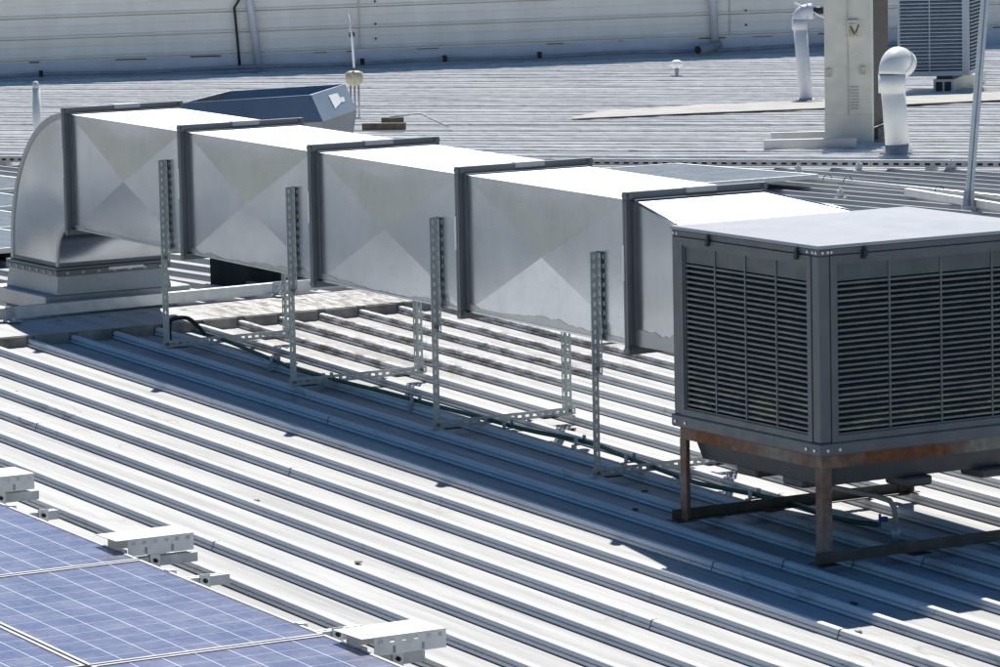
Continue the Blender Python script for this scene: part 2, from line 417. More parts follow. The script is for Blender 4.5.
for i in range(4):
    xa=DX+PD*i+.022; xb=DX+PD*(i+1)-.022
    za,zb=dz(xa)-IN,dz(xb)-IN; la,lb=dz(xa)-DH+IN,dz(xb)-DH+IN
    xm=(xa+xb)/2; zt=(za+zb)/2; zl=(la+lb)/2; bul=.026
    mb=MB()
    dented(mb,[(xa,y0,la),(xb,y0,lb),(xb,y0,zb),(xa,y0,za)],(0,-1,0),bul,i+1)
    dented(mb,[(xa,y1,la),(xa,y1,za),(xb,y1,zb),(xb,y1,lb)],(0,1,0),bul,i+11)
    dented(mb,[(xa,y0,za),(xb,y0,zb),(xb,y1,zb),(xa,y1,za)],(0,0,1),.018,i+21,mi=1)
    dented(mb,[(xa,y0,la),(xa,y1,la),(xb,y1,lb),(xb,y0,lb)],(0,0,-1),.018,i+31)
    sec=mb.build('duct_section',M['duct'],duct,fixn=False); sec.data.materials.append(M['duct_top'])
    # ragged strip of dust and sealant along the bottom of the camera-side face
    mb=MB(); n=46; rnd=random.Random(i+3); top=[]
    hh=.05
    for k in range(n+1):
        t=k/n; x=xa+(xb-xa)*t
        hh+=rnd.uniform(-.012,.011); hh=min((.03,.05,.045,.06)[i],max(.004,hh))
        e=hh*(.75+.25*math.sin(t*9+i))
        lo=la+(lb-la)*t
        # follow the bulge of the panel's lower triangle
        def ybul(h):
            half=(zt-zl)/2; tri=min(t,1-t)*2
            return y0-bul*min(h/half,tri)**1.35-.0022
        top.append(((x,ybul(.001),lo+.001),(x,ybul(e),lo+e)))
    for k in range(n):
        mb.face([top[k][0],top[k+1][0],top[k+1][1],top[k][1]])
    mb.build('sealant_strip',M['duct_dusty'],sec)
    # standing edge seam along the lower front corner
    mb=MB(); mb.obox((xa,y0-.006,la-.006),(xb-xa,0,lb-la),(0,1,0),(0,0,1),(xb-xa),.006,.012); mb.build('edge_seam',M['duct'],sec)
for i in range(5):
    x=DX+PD*i; zt=dz(x); zb=zt-DH; ya,yb=DY,DY+DW
    mb=MB(); th=.036
    # upright flange ring (two mating angles) and its legs lying on the duct skin
    for (a,b) in (((ya,zt-IN),(yb,zt)),((ya,zb),(yb,zb+IN)),((ya,zb+IN),(ya+IN-.002,zt-IN)),((yb-IN+.002,zb+IN),(yb,zt-IN))):
        mb.box((x-th/2,a[0],a[1]),(x-.002,b[0],b[1]),.002); mb.box((x+.002,a[0],a[1]),(x+th/2,b[0],b[1]),.002)
    for s in (-1,1):
        xa=x+s*th/2; xb=x+s*(th/2+.034)
        mb.box((xa,y0-.006,zb+IN),(xb,y0-.0015,zt-IN+.002)); mb.box((xa,y1+.0015,zb+IN),(xb,y1+.006,zt-IN+.002))
        mb.box((xa,y0-.006,zt-IN+.0022),(xb,y1+.006,zt-IN+.007)); mb.box((xa,y0-.006,zb+IN-.007),(xb,y1+.006,zb+IN-.0022))
    fl=mb.build('flange',M['flange'],duct)
    for (yy,zz) in ((ya+.02,zt-.02),(yb-.02,zt-.02),(ya+.02,zb+.02),(yb-.02,zb+.02)):
        mb=MB(); mb.tube([(x-.034,yy,zz),(x+.034,yy,zz)],.013,6,smooth=False); mb.tube([(x-.026,yy,zz),(x+.026,yy,zz)],.02,12)
        mb.build('corner_bolt',M['flange'],fl)
    # drive cleats clipped over the flange edge
    mb=MB(); mb.box((x-.024,ya-.005,zt-DH*.55),(x-.006,ya+.014,zt-DH*.32),.003); mb.build('drive_cleat',M['alu'],fl)
    mb=MB(); mb.box((x-.024,ya+DW*.42,zt-.028),(x+.024,ya+DW*.64,zt+.004),.003); mb.build('drive_cleat',M['galv_light'],fl)
# elbow
mb=MB()
out=[]; xo=DX-.02
ox=.995; oz_t=dz(DX)-IN; oz_b=.60
for k in range(25):
    a=math.pi/2*k/24
    out.append((xo-ox*math.sin(a)**1.0, oz_b+(oz_t-oz_b)*math.cos(a)**.92 if k<24 else oz_b))
thr=[]; zi=dz(DX)-DH+IN
for k in range(11):
    a=math.pi/2*k/10
    thr.append((xo-.225*math.sin(a), oz_b+(zi-oz_b)*math.cos(a)))
# cheeks: strips between outer arc and throat
def at(path,t):
    f=t*(len(path)-1); i=min(int(f),len(path)-2); u=f-i
    return (path[i][0]*(1-u)+path[i+1][0]*u, path[i][1]*(1-u)+path[i+1][1]*u)
NS=24; NR=8
for (yy,s) in ((y0,-1),(y1,1)):
    g=[]
    for i in range(NS+1):
        A=at(out,i/NS); B=at(thr,i/NS); row=[]
        for j in range(NR+1):
            u=j/NR; bl=.022*math.sin(math.pi*u)*math.sin(math.pi*min(1,max(0,i/NS)))+.004*mn.noise(Vector((A[0]*2.1,u*2.3,A[1]*2.1)))*math.sin(math.pi*u)
            row.append(mb.bm.verts.new((A[0]*(1-u)+B[0]*u, yy+s*bl, A[1]*(1-u)+B[1]*u)))
        g.append(row)
    for i in range(NS):
        for j in range(NR):
            f=mb.bm.faces.new([g[i][j],g[i+1][j],g[i+1][j+1],g[i][j+1]]); f.smooth=True
for path in (out,thr):
    a=[mb.bm.verts.new((x,y0,z)) for x,z in path]; b=[mb.bm.verts.new((x,y1,z)) for x,z in path]
    for i in range(len(path)-1):
        f=mb.bm.faces.new([a[i],a[i+1],b[i+1],b[i]]); f.smooth=True
elbow=mb.build('elbow',M['duct'],duct,weld=False)
mb=MB()
for yy in (y0,y1):
    for path,w in ((out,.034),(thr,.03)):
        mb=MB()
        s=-1 if yy==y0 else 1; sg=1 if path is out else -1
        P=[]
        for i,(x,z) in enumerate(path):
            j=min(i+1,len(path)-1); h=max(i-1,0)
            d=Vector((path[j][0]-path[h][0],path[j][1]-path[h][1])).normalized(); nn=Vector((d.y,-d.x))*sg   # points inward
            if path is out and nn.dot(Vector((xo-.3-x,.8-z)))<0: nn=-nn
            if path is thr and nn.dot(Vector((-10-x,1.4-z)))<0: nn=-nn
            P.append((Vector((x,z)),nn))
        for i in range(len(P)-1):
            (p,n1),(q,n2)=P[i],P[i+1]
            o1=p-n1*.006; o2=q-n2*.006; i1=p+n1*w; i2=q+n2*w
            v=lambda t,yo:(t.x,yy+s*yo,t.y)
            mb.add([v(o1,-.004),v(o2,-.004),v(i2,-.004),v(i1,-.004),v(o1,.008),v(o2,.008),v(i2,.008),v(i1,.008)],[(3,2,1,0),(4,5,6,7),(0,1,5,4),(2,3,7,6)])
        mb.build('elbow_seam',M['galv_light'],elbow,weld=True)

# base flange and collar under the elbow
bx0,bx1=-10.20,-9.415
mb=MB()
mb.box((bx0-.03,y0-.03,.585),(bx1+.03,y1+.03,.603),.003); mb.box((bx0-.004,y0-.006,.603),(bx1+.004,y1+.006,.632),.002)
mb.box((bx0-.03,y0-.03,.545),(bx1+.03,y1+.03,.583),.003)
bf=mb.build('base_flange',M['flange'],duct)
for k in range(7):
    mb=MB(); x=bx0+.05+k*(bx1-bx0-.1)/6; mb.box((x-.011,y0-.036,.556),(x+.011,y0-.026,.572)); mb.build('screw_head',M['strut'],bf)
for k in range(7):
    mb=MB(); y=y0+.05+k*(y1-y0-.1)/6; mb.box((bx1+.026,y-.011,.556),(bx1+.036,y+.011,.572)); mb.build('screw_head',M['strut'],bf)
mb=MB(); mb.box((bx1+.026,.66,.566),(bx1+.037,.92,.584)); mb.build('drive_cleat',M['alu'],bf)
mb=MB(); mb.hexa([(bx0-.03,y0-.03,.42),(bx1+.03,y0-.03,.42),(bx1+.03,y1+.03,.42),(bx0-.03,y1+.03,.42),(bx0-.012,y0-.012,.545),(bx1+.012,y0-.012,.545),(bx1+.012,y1+.012,.545),(bx0-.012,y1+.012,.545)])
mb.build('base_collar',M['galv_light'],duct)
# transition into the cooler
mb=MB()
xa=DX+PD*4+.02; xb=-1.282; za=dz(xa)-IN; la=dz(xa)-DH+IN
A=[(xa,y0,la),(xa,y1,la),(xa,y1,za),(xa,y0,za)]; Bq=[(xb,.13,.86),(xb,1.30,.86),(xb,1.30,1.475),(xb,.13,1.475)]
N=8
for e in range(4):
    p0,p1,q0,q1=A[e],A[(e+1)%4],Bq[e],Bq[(e+1)%4]
    fc_=mb.face([p0,p1,q1,q0]); fc_.material_index=1 if e==2 else 0
tr=mb.build('transition',M['duct'],duct,weld=True); tr.data.materials.append(M['duct_top'])
mb=MB()
e0=Vector(A[3]); e1=Vector(Bq[3]); mb.tube([e0,e1],.008,6); mb.build('edge_seam',M['duct'],tr); mb=MB(); e0=Vector(A[2]); e1=Vector(Bq[2]); mb.tube([e0,e1],.008,6)
mb.build('edge_seam',M['duct'],tr)
mb=MB(); rnd=random.Random(11); pts=[]; hh=.08
nrm=(Vector(Bq[0])-Vector(A[0])).cross(Vector(A[3])-Vector(A[0])).normalized()
if nrm.y>0: nrm=-nrm
for k in range(25):
    t=k/24*.9; hh=min(.09,max(.03,hh+rnd.uniform(-.012,.012)))
    lo=Vector(A[0])*(1-t)+Vector(Bq[0])*t; up=(Vector(A[3])*(1-t)+Vector(Bq[3])*t-lo).normalized()
    pts.append((lo+nrm*.002,lo+up*hh+nrm*.002))
for k in range(24): mb.face([pts[k][0],pts[k+1][0],pts[k+1][1],pts[k][1]])
mb.build('sealant_strip',M['duct_dusty'],tr)

# roof curb under the elbow
curb=thing('roof_curb',(-9.85,.7,zf(-9.85)),'stepped pale sheet-metal curb carrying the foot of the curved duct','roof curb')
mb=MB(); mb.box((-10.33,.19,.312),(-9.385,1.27,.418),.006); mb.build('curb_cap',M['galv_light'],curb)
mb=MB(); mb.box((-10.24,.27,.22),(-9.42,1.19,.311),.004); mb.build('curb_base',M['conc'],curb)
mb=MB(); mb.box((-9.383,.20,.312),(-9.379,1.25,.330)); mb.build('sealant_bead',M['dark'],curb)

# ------------------------------------------------------------------ slotted-angle duct supports
def angle_slotted(mb, o, L, A, B, length, w=.055, t=.003, pitch=.05):
    """L-section: legs along A and B from the corner edge o->o+L*length"""
    A=Vector(A); B=Vector(B)
    mb.slot_strip(o,L,A,B,length,w,t,pitch,.026,.013); mb.slot_strip(Vector(o)+B*.0005,L,B,A,length,w,t,pitch,.026,.013)
sup=[(-7.682,'slotted steel frame holding the duct beside its curved left end'),
     (-5.934,'slotted steel frame under the second duct length from the left'),
     (-4.185,'slotted steel frame under the middle of the third duct length'),
     (-2.463,'slotted steel frame under the duct length nearest the louvred cooler')]
HP=1.25
def make_support():
    r=thing('duct_support',(0,0,0),'x','duct support','slotted steel frames under the duct')
    z0=.050
    def post(ya,yb,sg):
        mb=MB(); mb.slot_strip((0,ya,z0),(0,0,1),(0,sg,0),(-1,0,0),HP-z0,.041,.003,.05,.026,.013)
        mb.slot_strip((-.0035,ya+sg*.041,z0),(0,0,1),(-1,0,0),(0,-sg,0),HP-z0,.038,.003,.05,.026,.013)
        p=mb.build('post',M['strut'],r)
        mb=MB(); mb.slot_strip((.0035,ya+sg*.0425,.60),(0,0,1),(1,0,0),(0,-sg,0),HP-.602,.034,.003,.05,.026,.013)
        mb.slot_strip((.0005,ya+sg*.0005,.60),(0,0,1),(0,sg,0),(1,0,0),HP-.602,.041,.0025,.05,.026,.013)
        mb.build('hanger_angle',M['strut'],p)
    post(.246,0,1); post(1.158,0,-1)
    mb=MB(); angle_slotted(mb,(.004,.235,z0+.003),(0,1,0),(0,0,1),(-1,0,0),.945,w=.045); mb.build('bottom_rail',M['strut'],r)
    zz=.70
    mb=MB(); mb.box((-.035,.305,zz),(-.005,1.10,zz+.007)); mb.build('cross_bar',M['strut'],r)
    for yy in (.36,1.0):
        mb=MB(); mb.box((-.085,yy-.05,.0475),(.03,yy+.05,.0535),.002); mb.build('rubber_pad',M['black'],r)
    for (yy,z) in ((.24,z0+.025),(1.115,z0+.025),(.24,.63)):
        mb=MB(); mb.tube([(.006,yy+.03,z),(.016,yy+.03,z)],.011,6,smooth=False); mb.build('bolt',M['flange'],r)
    return r
s0=make_support()
for i,(x,lab) in enumerate(sup):
    s=s0 if i==0 else copy_tree(s0)
    s['label']=lab
    # cross bar must touch the duct's underside, which falls slower than the roof: shift whole frame with the roof
    s.location=(x,0,zn(x))
    for c in kids(s):
        if c.name.split('.')[0] in ('cross_bar',):
            c.location.z=(dz(x)-DH+IN-.028-.007)-.70-zn(x)

# ------------------------------------------------------------------ evaporative cooler
W,D,ZB,H=1.28,1.43,.522,1.0
cool=thing('evaporative_cooler',(-.64,.71,ZB),'big dark grey louvred cooler with a pale lid at the right end of the duct','evaporative cooler')
ZT=ZB+H
mb=MB()       # lid: cross-broken sheet with turned-down rim
zr=ZT-.004; o_=.006
c=[(-W-o_,-o_,ZT+.004),(o_,-o_,ZT+.004),(o_,D+o_,ZT+.004),(-W-o_,D+o_,ZT+.004)]
panel(mb,c,(-.64,.71,ZT+.055))
for i in range(4):
    a,b=c[i],c[(i+1)%4]; mb.face([(a[0],a[1],a[2]-.016),(b[0],b[1],b[2]-.016),b,a])
lid=mb.build('lid',M['cool_top'],cool,weld=True)
mb=MB(); mb.box((-W,0,ZT-.045),(0,D,ZT-.012),.004); mb.build('top_rim',M['cool'],cool)
mb=MB(); mb.box((-W-.012,-.012,ZB),(.012,D+.012,ZB+.062),.006); base=mb.build('base_rim',M['cool'],cool)
mb=MB()
for (x,y,dx,dy) in ((-.03,-.012,0,-1),(-.10,-.012,0,-1),(-W+.03,-.012,0,-1),(-W+.12,-.012,0,-1),(.012,.03,1,0),(.012,.10,1,0)):
    mb.tube([(x,y,ZB+.028),(x+dx*.006,y+dy*.006,ZB+.028)],.008,8)
mb.build('screws',M['alu'],base)
for (cx,cy) in ((0,0),(-W,0),(0,D),(-W,D)):
    sx=-1 if cx==0 else 1; sy=1 if cy==0 else -1
    mb=MB(); mb.box((cx,cy,ZB+.062),(cx+sx*.062,cy+sy*.064,ZT-.045),.005)
    mb.build('corner_post',M['cool'],cool)
mb=MB()
for (x,y,dx,dy) in ((-.02,0,0,-1),(-.045,0,0,-1),(-.09,0,0,-1),(-W+.02,0,0,-1),(-W+.05,0,0,-1),(0,.02,1,0),(0,.05,1,0),(0,.07,1,0)):
    mb.tube([(x,y,ZT-.030),(x+dx*.005,y+dy*.005,ZT-.030)],.007,8)
mb.build('screws',M['alu'],lid)
def louvre(face):
    # local frame: u along the face, n outward
    if face=='front': O=Vector((-W,0,0)); U=Vector((1,0,0)); Nn=Vector((0,-1,0)); L=W
    if face=='right': O=Vector((0,0,0)); U=Vector((0,1,0)); Nn=Vector((1,0,0)); L=D
    if face=='rear':  O=Vector((0,D,0)); U=Vector((-1,0,0)); Nn=Vector((0,1,0)); L=W
    Z=Vector((0,0,1))
    def bx(mb,u0,u1,z0,z1,n0,n1): mb.obox(O+U*u0+Z*z0+Nn*n0,U,Nn,Z,u1-u0,n1-n0,z1-z0)
    ua,ub=.062,L-.062; va,vb=ZB+.064,ZT-.047
    mb=MB(); wi=.036
    bx(mb,ua+.003,ub-.003,va,va+.03,-.03,.004); bx(mb,ua+.003,ub-.003,vb-wi,vb,-.03,.004)
    bx(mb,ua+.003,ua+wi,va+.0302,vb-wi-.0002,-.03,.004); bx(mb,ub-wi,ub-.003,va+.0302,vb-wi-.0002,-.03,.004)
    # inner bead
    i0=ua+wi; i1=ub-wi; j0=va+.03; j1=vb-wi
    bx(mb,i0,i1,j0,j0+.010,-.024,-.004); bx(mb,i0,i1,j1-.010,j1,-.024,-.004); bx(mb,i0,i0+.010,j0+.0102,j1-.0102,-.024,-.004); bx(mb,i1-.010,i1,j0+.0102,j1-.0102,-.024,-.004)
    pan=mb.build('louvre_panel',M['cool'],cool)
    i0+=.010; i1-=.010; j0+=.010; j1-=.010
    hb=j1-.078
    mb=MB(); bx(mb,i0,i1,hb,j1,-.03,-.012); mb.build('header_plate',M['cool_header'],pan)
    mb=MB(); n=26; rnd=random.Random(hash(face)%97 if False else len(face))
    pz=(hb-j0)/n
    for k in range(n):
        z=j0+pz*(k+.35)
        dzz=rnd.uniform(-.0012,.0012)
        a=O+U*(i0+.002)+Z*(z+dzz); 
        # blade: outer lip low, sloping up into the unit
        p=[a+Nn*-.010, a+U*(i1-i0-.004)+Nn*-.010]
        prof=[(-.010,0),(-.011,.010),(-.048,.016),(-.048,.013),(-.013,.002)]
        q0=[a+Nn*m+Z*h for m,h in prof]; mb.extrude_poly(q0,U*(i1-i0-.004))
    mb.build('louvre_slats',M['slat'],pan)
    for k in range(1,4):
        u=i0+(i1-i0)*k/4
        mb=MB(); bx(mb,u-.0042,u+.0042,j0+.002,j1-.001,-.0125,-.006); mb.build('mullion',M['cool_dark'],pan)
    mb=MB(); bx(mb,i0-.055,i1+.055,j0-.02,hb+.02,-.062,-.054); mb.build('cooling_pad',M['pad'],pan)
    for t in (.27,.87) if face=='front' else (.18,.80):
        u=L*t if face=='front' else L*t
        mb=MB(); bx(mb,u-.012,u+.012,vb-.012,vb+.016,.0045,.020); bx(mb,u-.007,u+.007,vb+.016,vb+.034,.006,.016); bx(mb,u-.018,u+.004,vb-.024,vb-.011,.005,.018)
        mb.build('panel_clip',M['black'],pan)
for fc in ('front','right','rear'): louvre(fc)
mb=MB(); mb.box((-W+.015,.135,ZB+.064),(-W+.03,1.295,ZT-.05)); mb.build('back_panel',M['cool'],cool)
# basin below the cabinet
mb=MB(); a=.06; b=.10
mb.hexa([(-W+b,b,.36),(-b,b,.36),(-b,D-b,.36),(-W+b,D-b,.36),(-W+a,a,ZB-.002),(-a,a,ZB-.002),(-a,D-a,ZB-.002),(-W+a,D-a,ZB-.002)])
basin=mb.build('water_basin',M['tray'],cool)
for (x,y) in ((-.82,.14),(-.42,.14),(-.14,.55),(-.14,1.0),(-.5,.9)):
    mb=MB(); mb.box((x-.09,y-.02,.315),(x+.09,y+.14,.362),.01); mb.build('basin_foot',M['tray'],basin)

# stand under the cooler
st=thing('cooler_stand',(-.64,.71,zn(-.64)),'rusty angle-iron stand with long base rails under the louvred cooler','equipment stand')
def angle_iron(mb,o,L,A,B,length,w,t=.005):
    A=Vector(A);B=Vector(B)
    mb.obox(o,L,A,B,length,w,t); mb.obox(Vector(o)+B*t,L,B,A,length,w-t,t)
zt_=ZB-.004
mb=MB()
angle_iron(mb,(-W+.02,.02,zt_),(1,0,0),(0,0,-1),(0,1,0),W-.04,.06)
angle_iron(mb,(-.02,.027,zt_),(0,1,0),(0,0,-1),(-1,0,0),D-.05,.06)
angle_iron(mb,(-W+.02,.027,zt_),(0,1,0),(0,0,-1),(1,0,0),D-.05,.06)
angle_iron(mb,(-W+.02,D-.02,zt_),(1,0,0),(0,0,-1),(0,-1,0),W-.04,.06)
mb.build('top_frame',M['rust'],st)
for (x,y,sx,sy) in ((-.018,.018,-1,1),(-W+.018,.018,1,1),(-.018,D-.018,-1,-1),(-W+.018,D-.018,1,-1)):
    mb=MB(); z0=zn(x)+.052
    angle_iron(mb,(x,y,z0),(0,0,1),(sx,0,0),(0,sy,0),zt_-.061-z0,.056); mb.build('leg',M['rust'],st)
for x,s in ((-.012,-1),(-W+.012,1)):
    mb=MB(); z0=zn(x)+.052
    angle_iron(mb,(x-s*.004,-.03,z0),(0,1,0),(0,0,1),(s,0,0),D+.06,.055); mb.build('base_rail',M['rail_dark'],st)
    for y in (.02,.55,D-.1):
        mb=MB(); mb.box((x-.06,y-.05,zn(x)+.0475),(x+.06,y+.06,zn(x)+.0518),.001); mb.build('rubber_pad',M['black'],st)

# drain pipe and valve under the cooler
dr=thing('drain_pipe',(-.45,.72,zn(-.45)),'thin grey drain pipe curving down under the cooler to the roof','drain pipe')
mb=MB(); mb.tube([(-.68,.30,.36),(-.66,.34,.30),(-.60,.42,.265),(-.52,.54,.235),(-.46,.64,.21),(-.425,.70,.185),(-.415,.72,.15),(-.413,.725,.10),(-.413,.725,-.03)],.014,10); mb.build('pipe',M['hosegrey'],dr)
mb=MB(); mb.tube([(-.413,.725,.06),(-.413,.725,-.03)],.022,10); mb.build('coupling',M['alu_dull'],dr)
mb=MB(); mb.box((-.462,.668,.078),(-.43,.698,.104),.005); mb.box((-.468,.66,.050),(-.455,.672,.118),.003); mb.build('valve',M['bluevalve'],dr)

# green hose clipped along the ribs
hs=thing('garden_hose',(-4,.56,zn(-4)),'dark green hose running along the roof under the duct to the cooler','hose')
pts=[(-8.02,.60),(-7.55,.60),(-7.06,.545),(-6.6,.49),(-6.196,.452),(-5.7,.475),(-5.29,.505),(-4.85,.52),(-4.451,.536),(-4.05,.55),(-3.66,.57),(-3.3,.635),(-3.054,.645),(-2.75,.60),(-2.408,.562),(-2.1,.53),(-1.84,.512),(-1.6,.56),(-1.404,.595),(-1.227,.618),(-1.0,.61),(-.786,.594),(-.6,.61),(-.46,.67)]
def smooth(pts,n=6):
    P=[Vector(p) for p in pts]; out=[]
    for i in range(len(P)-1):
        a=P[max(i-1,0)];b=P[i];c=P[i+1];d=P[min(i+2,len(P)-1)]
        for k in range(n):
            t=k/n; out.append(.5*((2*b)+(-a+c)*t+(2*a-5*b+4*c-d)*t*t+(-a+3*b-3*c+d)*t**3))
    out.append(P[-1]); return out
mb=MB(); mb.tube(smooth([(x-.11,y+.065,zn(x-.11)+.070) for x,y in pts]),.013,10); mb.build('hose_line',M['hose'],hs)
mb=MB(); mb.tube(smooth([(-8.13,.50,zn(-8.1)+.01),(-8.12,.50,zn(-8.1)+.13),(-8.10,.52,zn(-8.1)+.165),(-8.05,.60,zn(-8.1)+.165),(-8.0,.66,zn(-8.0)+.10),(-7.93,.655,zn(-8)+.072)],5),.014,10); mb.build('hose_tail',M['black'],hs)
for x in (-6.75,-6.0,-5.0,-4.0,-3.35,-2.75,-2.1,-1.55):
    i=min(range(len(pts)),key=lambda k:abs(pts[k][0]-x)); 
    y=.065+[a[1]+(b[1]-a[1])*(x+.11-a[0])/(b[0]-a[0]) for a,b in zip(pts,pts[1:]) if a[0]<=x+.11<=b[0]][0]
    mb=MB(); z=zn(x)
    mb.box((x-.016,y-.030,z+.0475),(x+.016,y+.030,z+.053)); mb.box((x-.016,y-.030,z+.05),(x+.016,y-.024,z+.10)); mb.box((x-.016,y+.024,z+.05),(x+.016,y+.030,z+.10))
    mb.box((x-.013,y-.05,z+.001),(x+.013,y-.031,z+.052))
    mb.build('pipe_clip',M['alu_dull'],hs)

# C-section rail on brackets along the ridge
rl=thing('ridge_rail',(-8.95,1,.31),'long plain metal rail on small brackets along the ridge in front of the curved duct','rail')
mb=MB()
xr=-8.98; z0=.320; ya,yb=-3.0,2.62
for (a,b,c_,d_) in ((xr,xr+.005,z0,z0+.075),(xr-.05,xr,z0,z0+.005),(xr-.05,xr,z0+.07,z0+.075)):
    mb.hexa([(a,ya,c_),(b,ya,c_),(b-.33,yb,c_),(a-.33,yb,c_),(a,ya,d_),(b,ya,d_),(b-.33,yb,d_),(a-.33,yb,d_)])
mb.build('channel',M['alu'],rl)
for y in (-.18,1.87):
    x=xr-.33*(y-ya)/(yb-ya)
    mb=MB(); mb.box((x+.007,y-.035,.312),(x+.014,y+.035,z0+.085),.002); mb.box((x+.007,y-.05,.308),(x+.11,y+.05,.316),.002); mb.tube([(x+.014,y,z0+.04),(x+.026,y,z0+.04)],.013,6,smooth=False)
    mb.tube([(x+.07,y,.316),(x+.07,y,.345)],.008,8); mb.tube([(x+.07,y,.316),(x+.07,y,.330)],.018,6,smooth=False)
    mb.build('bracket',M['alu_dull'],rl)

# ------------------------------------------------------------------ foreground solar array
PH=.177; pitchx=1.832; jx=[-1.289+pitchx*k for k in range(-2,3)]
YE=-2.955
labs={(0,0):'blue solar panel in the far left corner, cut off by the left picture edge',(1,0):'blue solar panel lying between the left and lower metal cover boxes',(2,0):'blue solar panel at the bottom edge beside the lowest metal cover box',
      (0,1):'second-row solar panel cut off at the left edge',(1,1):'sliver of solar panel in the bottom left corner of the view',(2,1):'second-row solar panel below the bottom picture edge'}
for r in range(2):
    for k in range(3):
        if (k,r) in ((0,1),(2,1)): continue
        x0=-1.289+pitchx*(k-1)+.010; x1=x0+pitchx-.020; ya=YE-r*1.115-1.10; yb=YE-r*1.115
        lab=labs[(k,r)]
        t=thing('solar_panel',((x0+x1)/2,(ya+yb)/2,zn((x0+x1)/2)+.09),lab,'solar panel','blue solar panels in the foreground')
        z=lambda x,h: zn(x)+h
        mb=MB(); fw=.016
        def slab(xa,xb,y_a,y_b,h0,h1): mb.hexa([(xa,y_a,z(xa,h0)),(xb,y_a,z(xb,h0)),(xb,y_b,z(xb,h0)),(xa,y_b,z(xa,h0)),(xa,y_a,z(xa,h1)),(xb,y_a,z(xb,h1)),(xb,y_b,z(xb,h1)),(xa,y_b,z(xa,h1))])
        slab(x0,x1,ya,ya+fw,PH-.036,PH); slab(x0,x1,yb-fw,yb,PH-.036,PH); slab(x0,x0+fw,ya+fw,yb-fw,PH-.036,PH); slab(x1-fw,x1,ya+fw,yb-fw,PH-.036,PH)
        mb.build('frame',M['pvframe'],t)
        mb=MB(); slab(x0+fw,x1-fw,ya+fw,yb-fw,PH-.012,PH-.004); mb.build('cell_sheet',M['pv'],t)
# rails under the panels with end clamps, some with white cover boxes
def rail_end(x, yend, label):
    r=thing('mounting_rail',(x,yend,zn(x)),label,'mounting rail','rail ends beside the solar panels')
    mb=MB(); zb=zn(x)+.087; ys=-5.4
    t_=.004; w=.052; h=.046
    mb.box((x-w/2,ys,zb),(x+w/2,yend,zb+t_)); mb.box((x-w/2,ys,zb+t_),(x-w/2+t_,yend,zb+h)); mb.box((x+w/2-t_,ys,zb+t_),(x+w/2,yend,zb+h))
    mb.box((x-w/2+t_,ys,zb+h-t_),(x-w/2+.018,yend,zb+h)); mb.box((x+w/2-.018,ys,zb+h-t_),(x+w/2-t_,yend,zb+h)); 
    mb.box((x-w/2+t_,ys,zb+.020),(x+w/2-t_,yend,zb+.024))
    mb.build('channel',M['alu_dull'],r)
    mb=MB(); yc=YE+.17
    mb.box((x+w/2+.001,yc-.027,zb-.033),(x+w/2+.007,yc+.027,zb+.060),.002); mb.box((x+w/2+.007,yc-.03,zb-.039),(x+w/2+.06,yc+.03,zb-.033),.001)
    mb.build('foot_bracket',M['alu'],r)
    mb=MB(); mb.tube([(x+w/2+.007,yc,zb+.028),(x+w/2+.018,yc,zb+.028)],.011,6,smooth=False); mb.tube([(x+w/2+.018,yc,zb+.028),(x+w/2+.026,yc,zb+.028)],.006,8)
    mb.build('bolt',M['black'],r)
    mb=MB(); mb.box((x-.025,YE+.002,zn(x)+PH-.04),(x+.025,YE+.03,zn(x)+PH+.003),.002); mb.box((x-.025,YE-.012,zn(x)+PH+.001),(x+.025,YE+.02,zn(x)+PH+.005),.001); mb.build('end_clamp',M['alu'],r)
    return r
for x,y,lab in ((-3.33,-2.57,'metal rail end under the cover box at the left picture edge'),(-2.80,-2.70,'bare rail end just below the cover box at the left edge'),
                (-1.515,-2.56,'rail end under the middle of the three cover boxes'),(-.985,-2.655,'bare rail end just below the middle cover box'),
                (.31,-2.64,'bare rail end just above the lowest cover box'),(.85,-2.65,'rail end under the lowest cover box by the bottom edge')):
    rail_end(x,y,lab)
def cover(x0,x1,ya,yb,label):
    c=thing('cover_box',((x0+x1)/2,(ya+yb)/2,zn(x0)+.1),label,'cover box','white metal cover boxes at the panel edge')
    z=zn((x0+x1)/2); zt=z+.230; zb=z+.148
    mb=MB(); mb.box((x0,ya,zt-.004),(x1,yb,zt),.001); mb.build('lid',M['white'],c)
    mb=MB(); n=6; L=yb-ya
    xs=x1-.004
    mb.box((xs,ya+.06,zb),(xs+.003,yb-.004,zt-.030)); mb.box((xs,ya+.06,zt-.0125),(xs+.003,yb-.004,zt-.0045))
    for k in range(n+1):
        y=ya+.06+(L-.064)*k/n; mb.box((xs,max(ya+.06,y-.018),zt-.030),(xs+.003,min(yb-.004,y+.018),zt-.0125))
    mb.build('slotted_side',M['alu'],c)
    mb=MB(); mb.box((x0+.004,ya+.06,zb),(x0+.007,yb-.004,zt-.0045)); mb.box((x0+.008,yb-.0035,zb),(x1-.006,yb-.0005,zt-.0045)); mb.build('back_side',M['alu'],c)
    mb=MB()
    pass
    for y in (ya+L*.38,ya+L*.72):
        mb=MB(); mb.box((xs+.0035,y-.006,zb+.006),(xs+.005,y+.006,zb+.036),.0005); mb.build('slot',M['lead'],c)
cover(-3.52,-3.26,-3.02,-2.61,'white cover box over the rail end at the left picture edge')
cover(-1.70,-1.47,-2.99,-2.585,'white cover box in the middle of the three along the panel edge')
cover(.68,.935,-2.985,-2.575,'lowest white cover box at the bottom picture edge')

# ------------------------------------------------------------------ things beyond the ridge
def P(x,y,h=0): return Vector((x,y,zf(x)+h))
FWD=Vector((-.858,.498,0)).normalized(); RGT=Vector((.498,.858,0)).normalized()
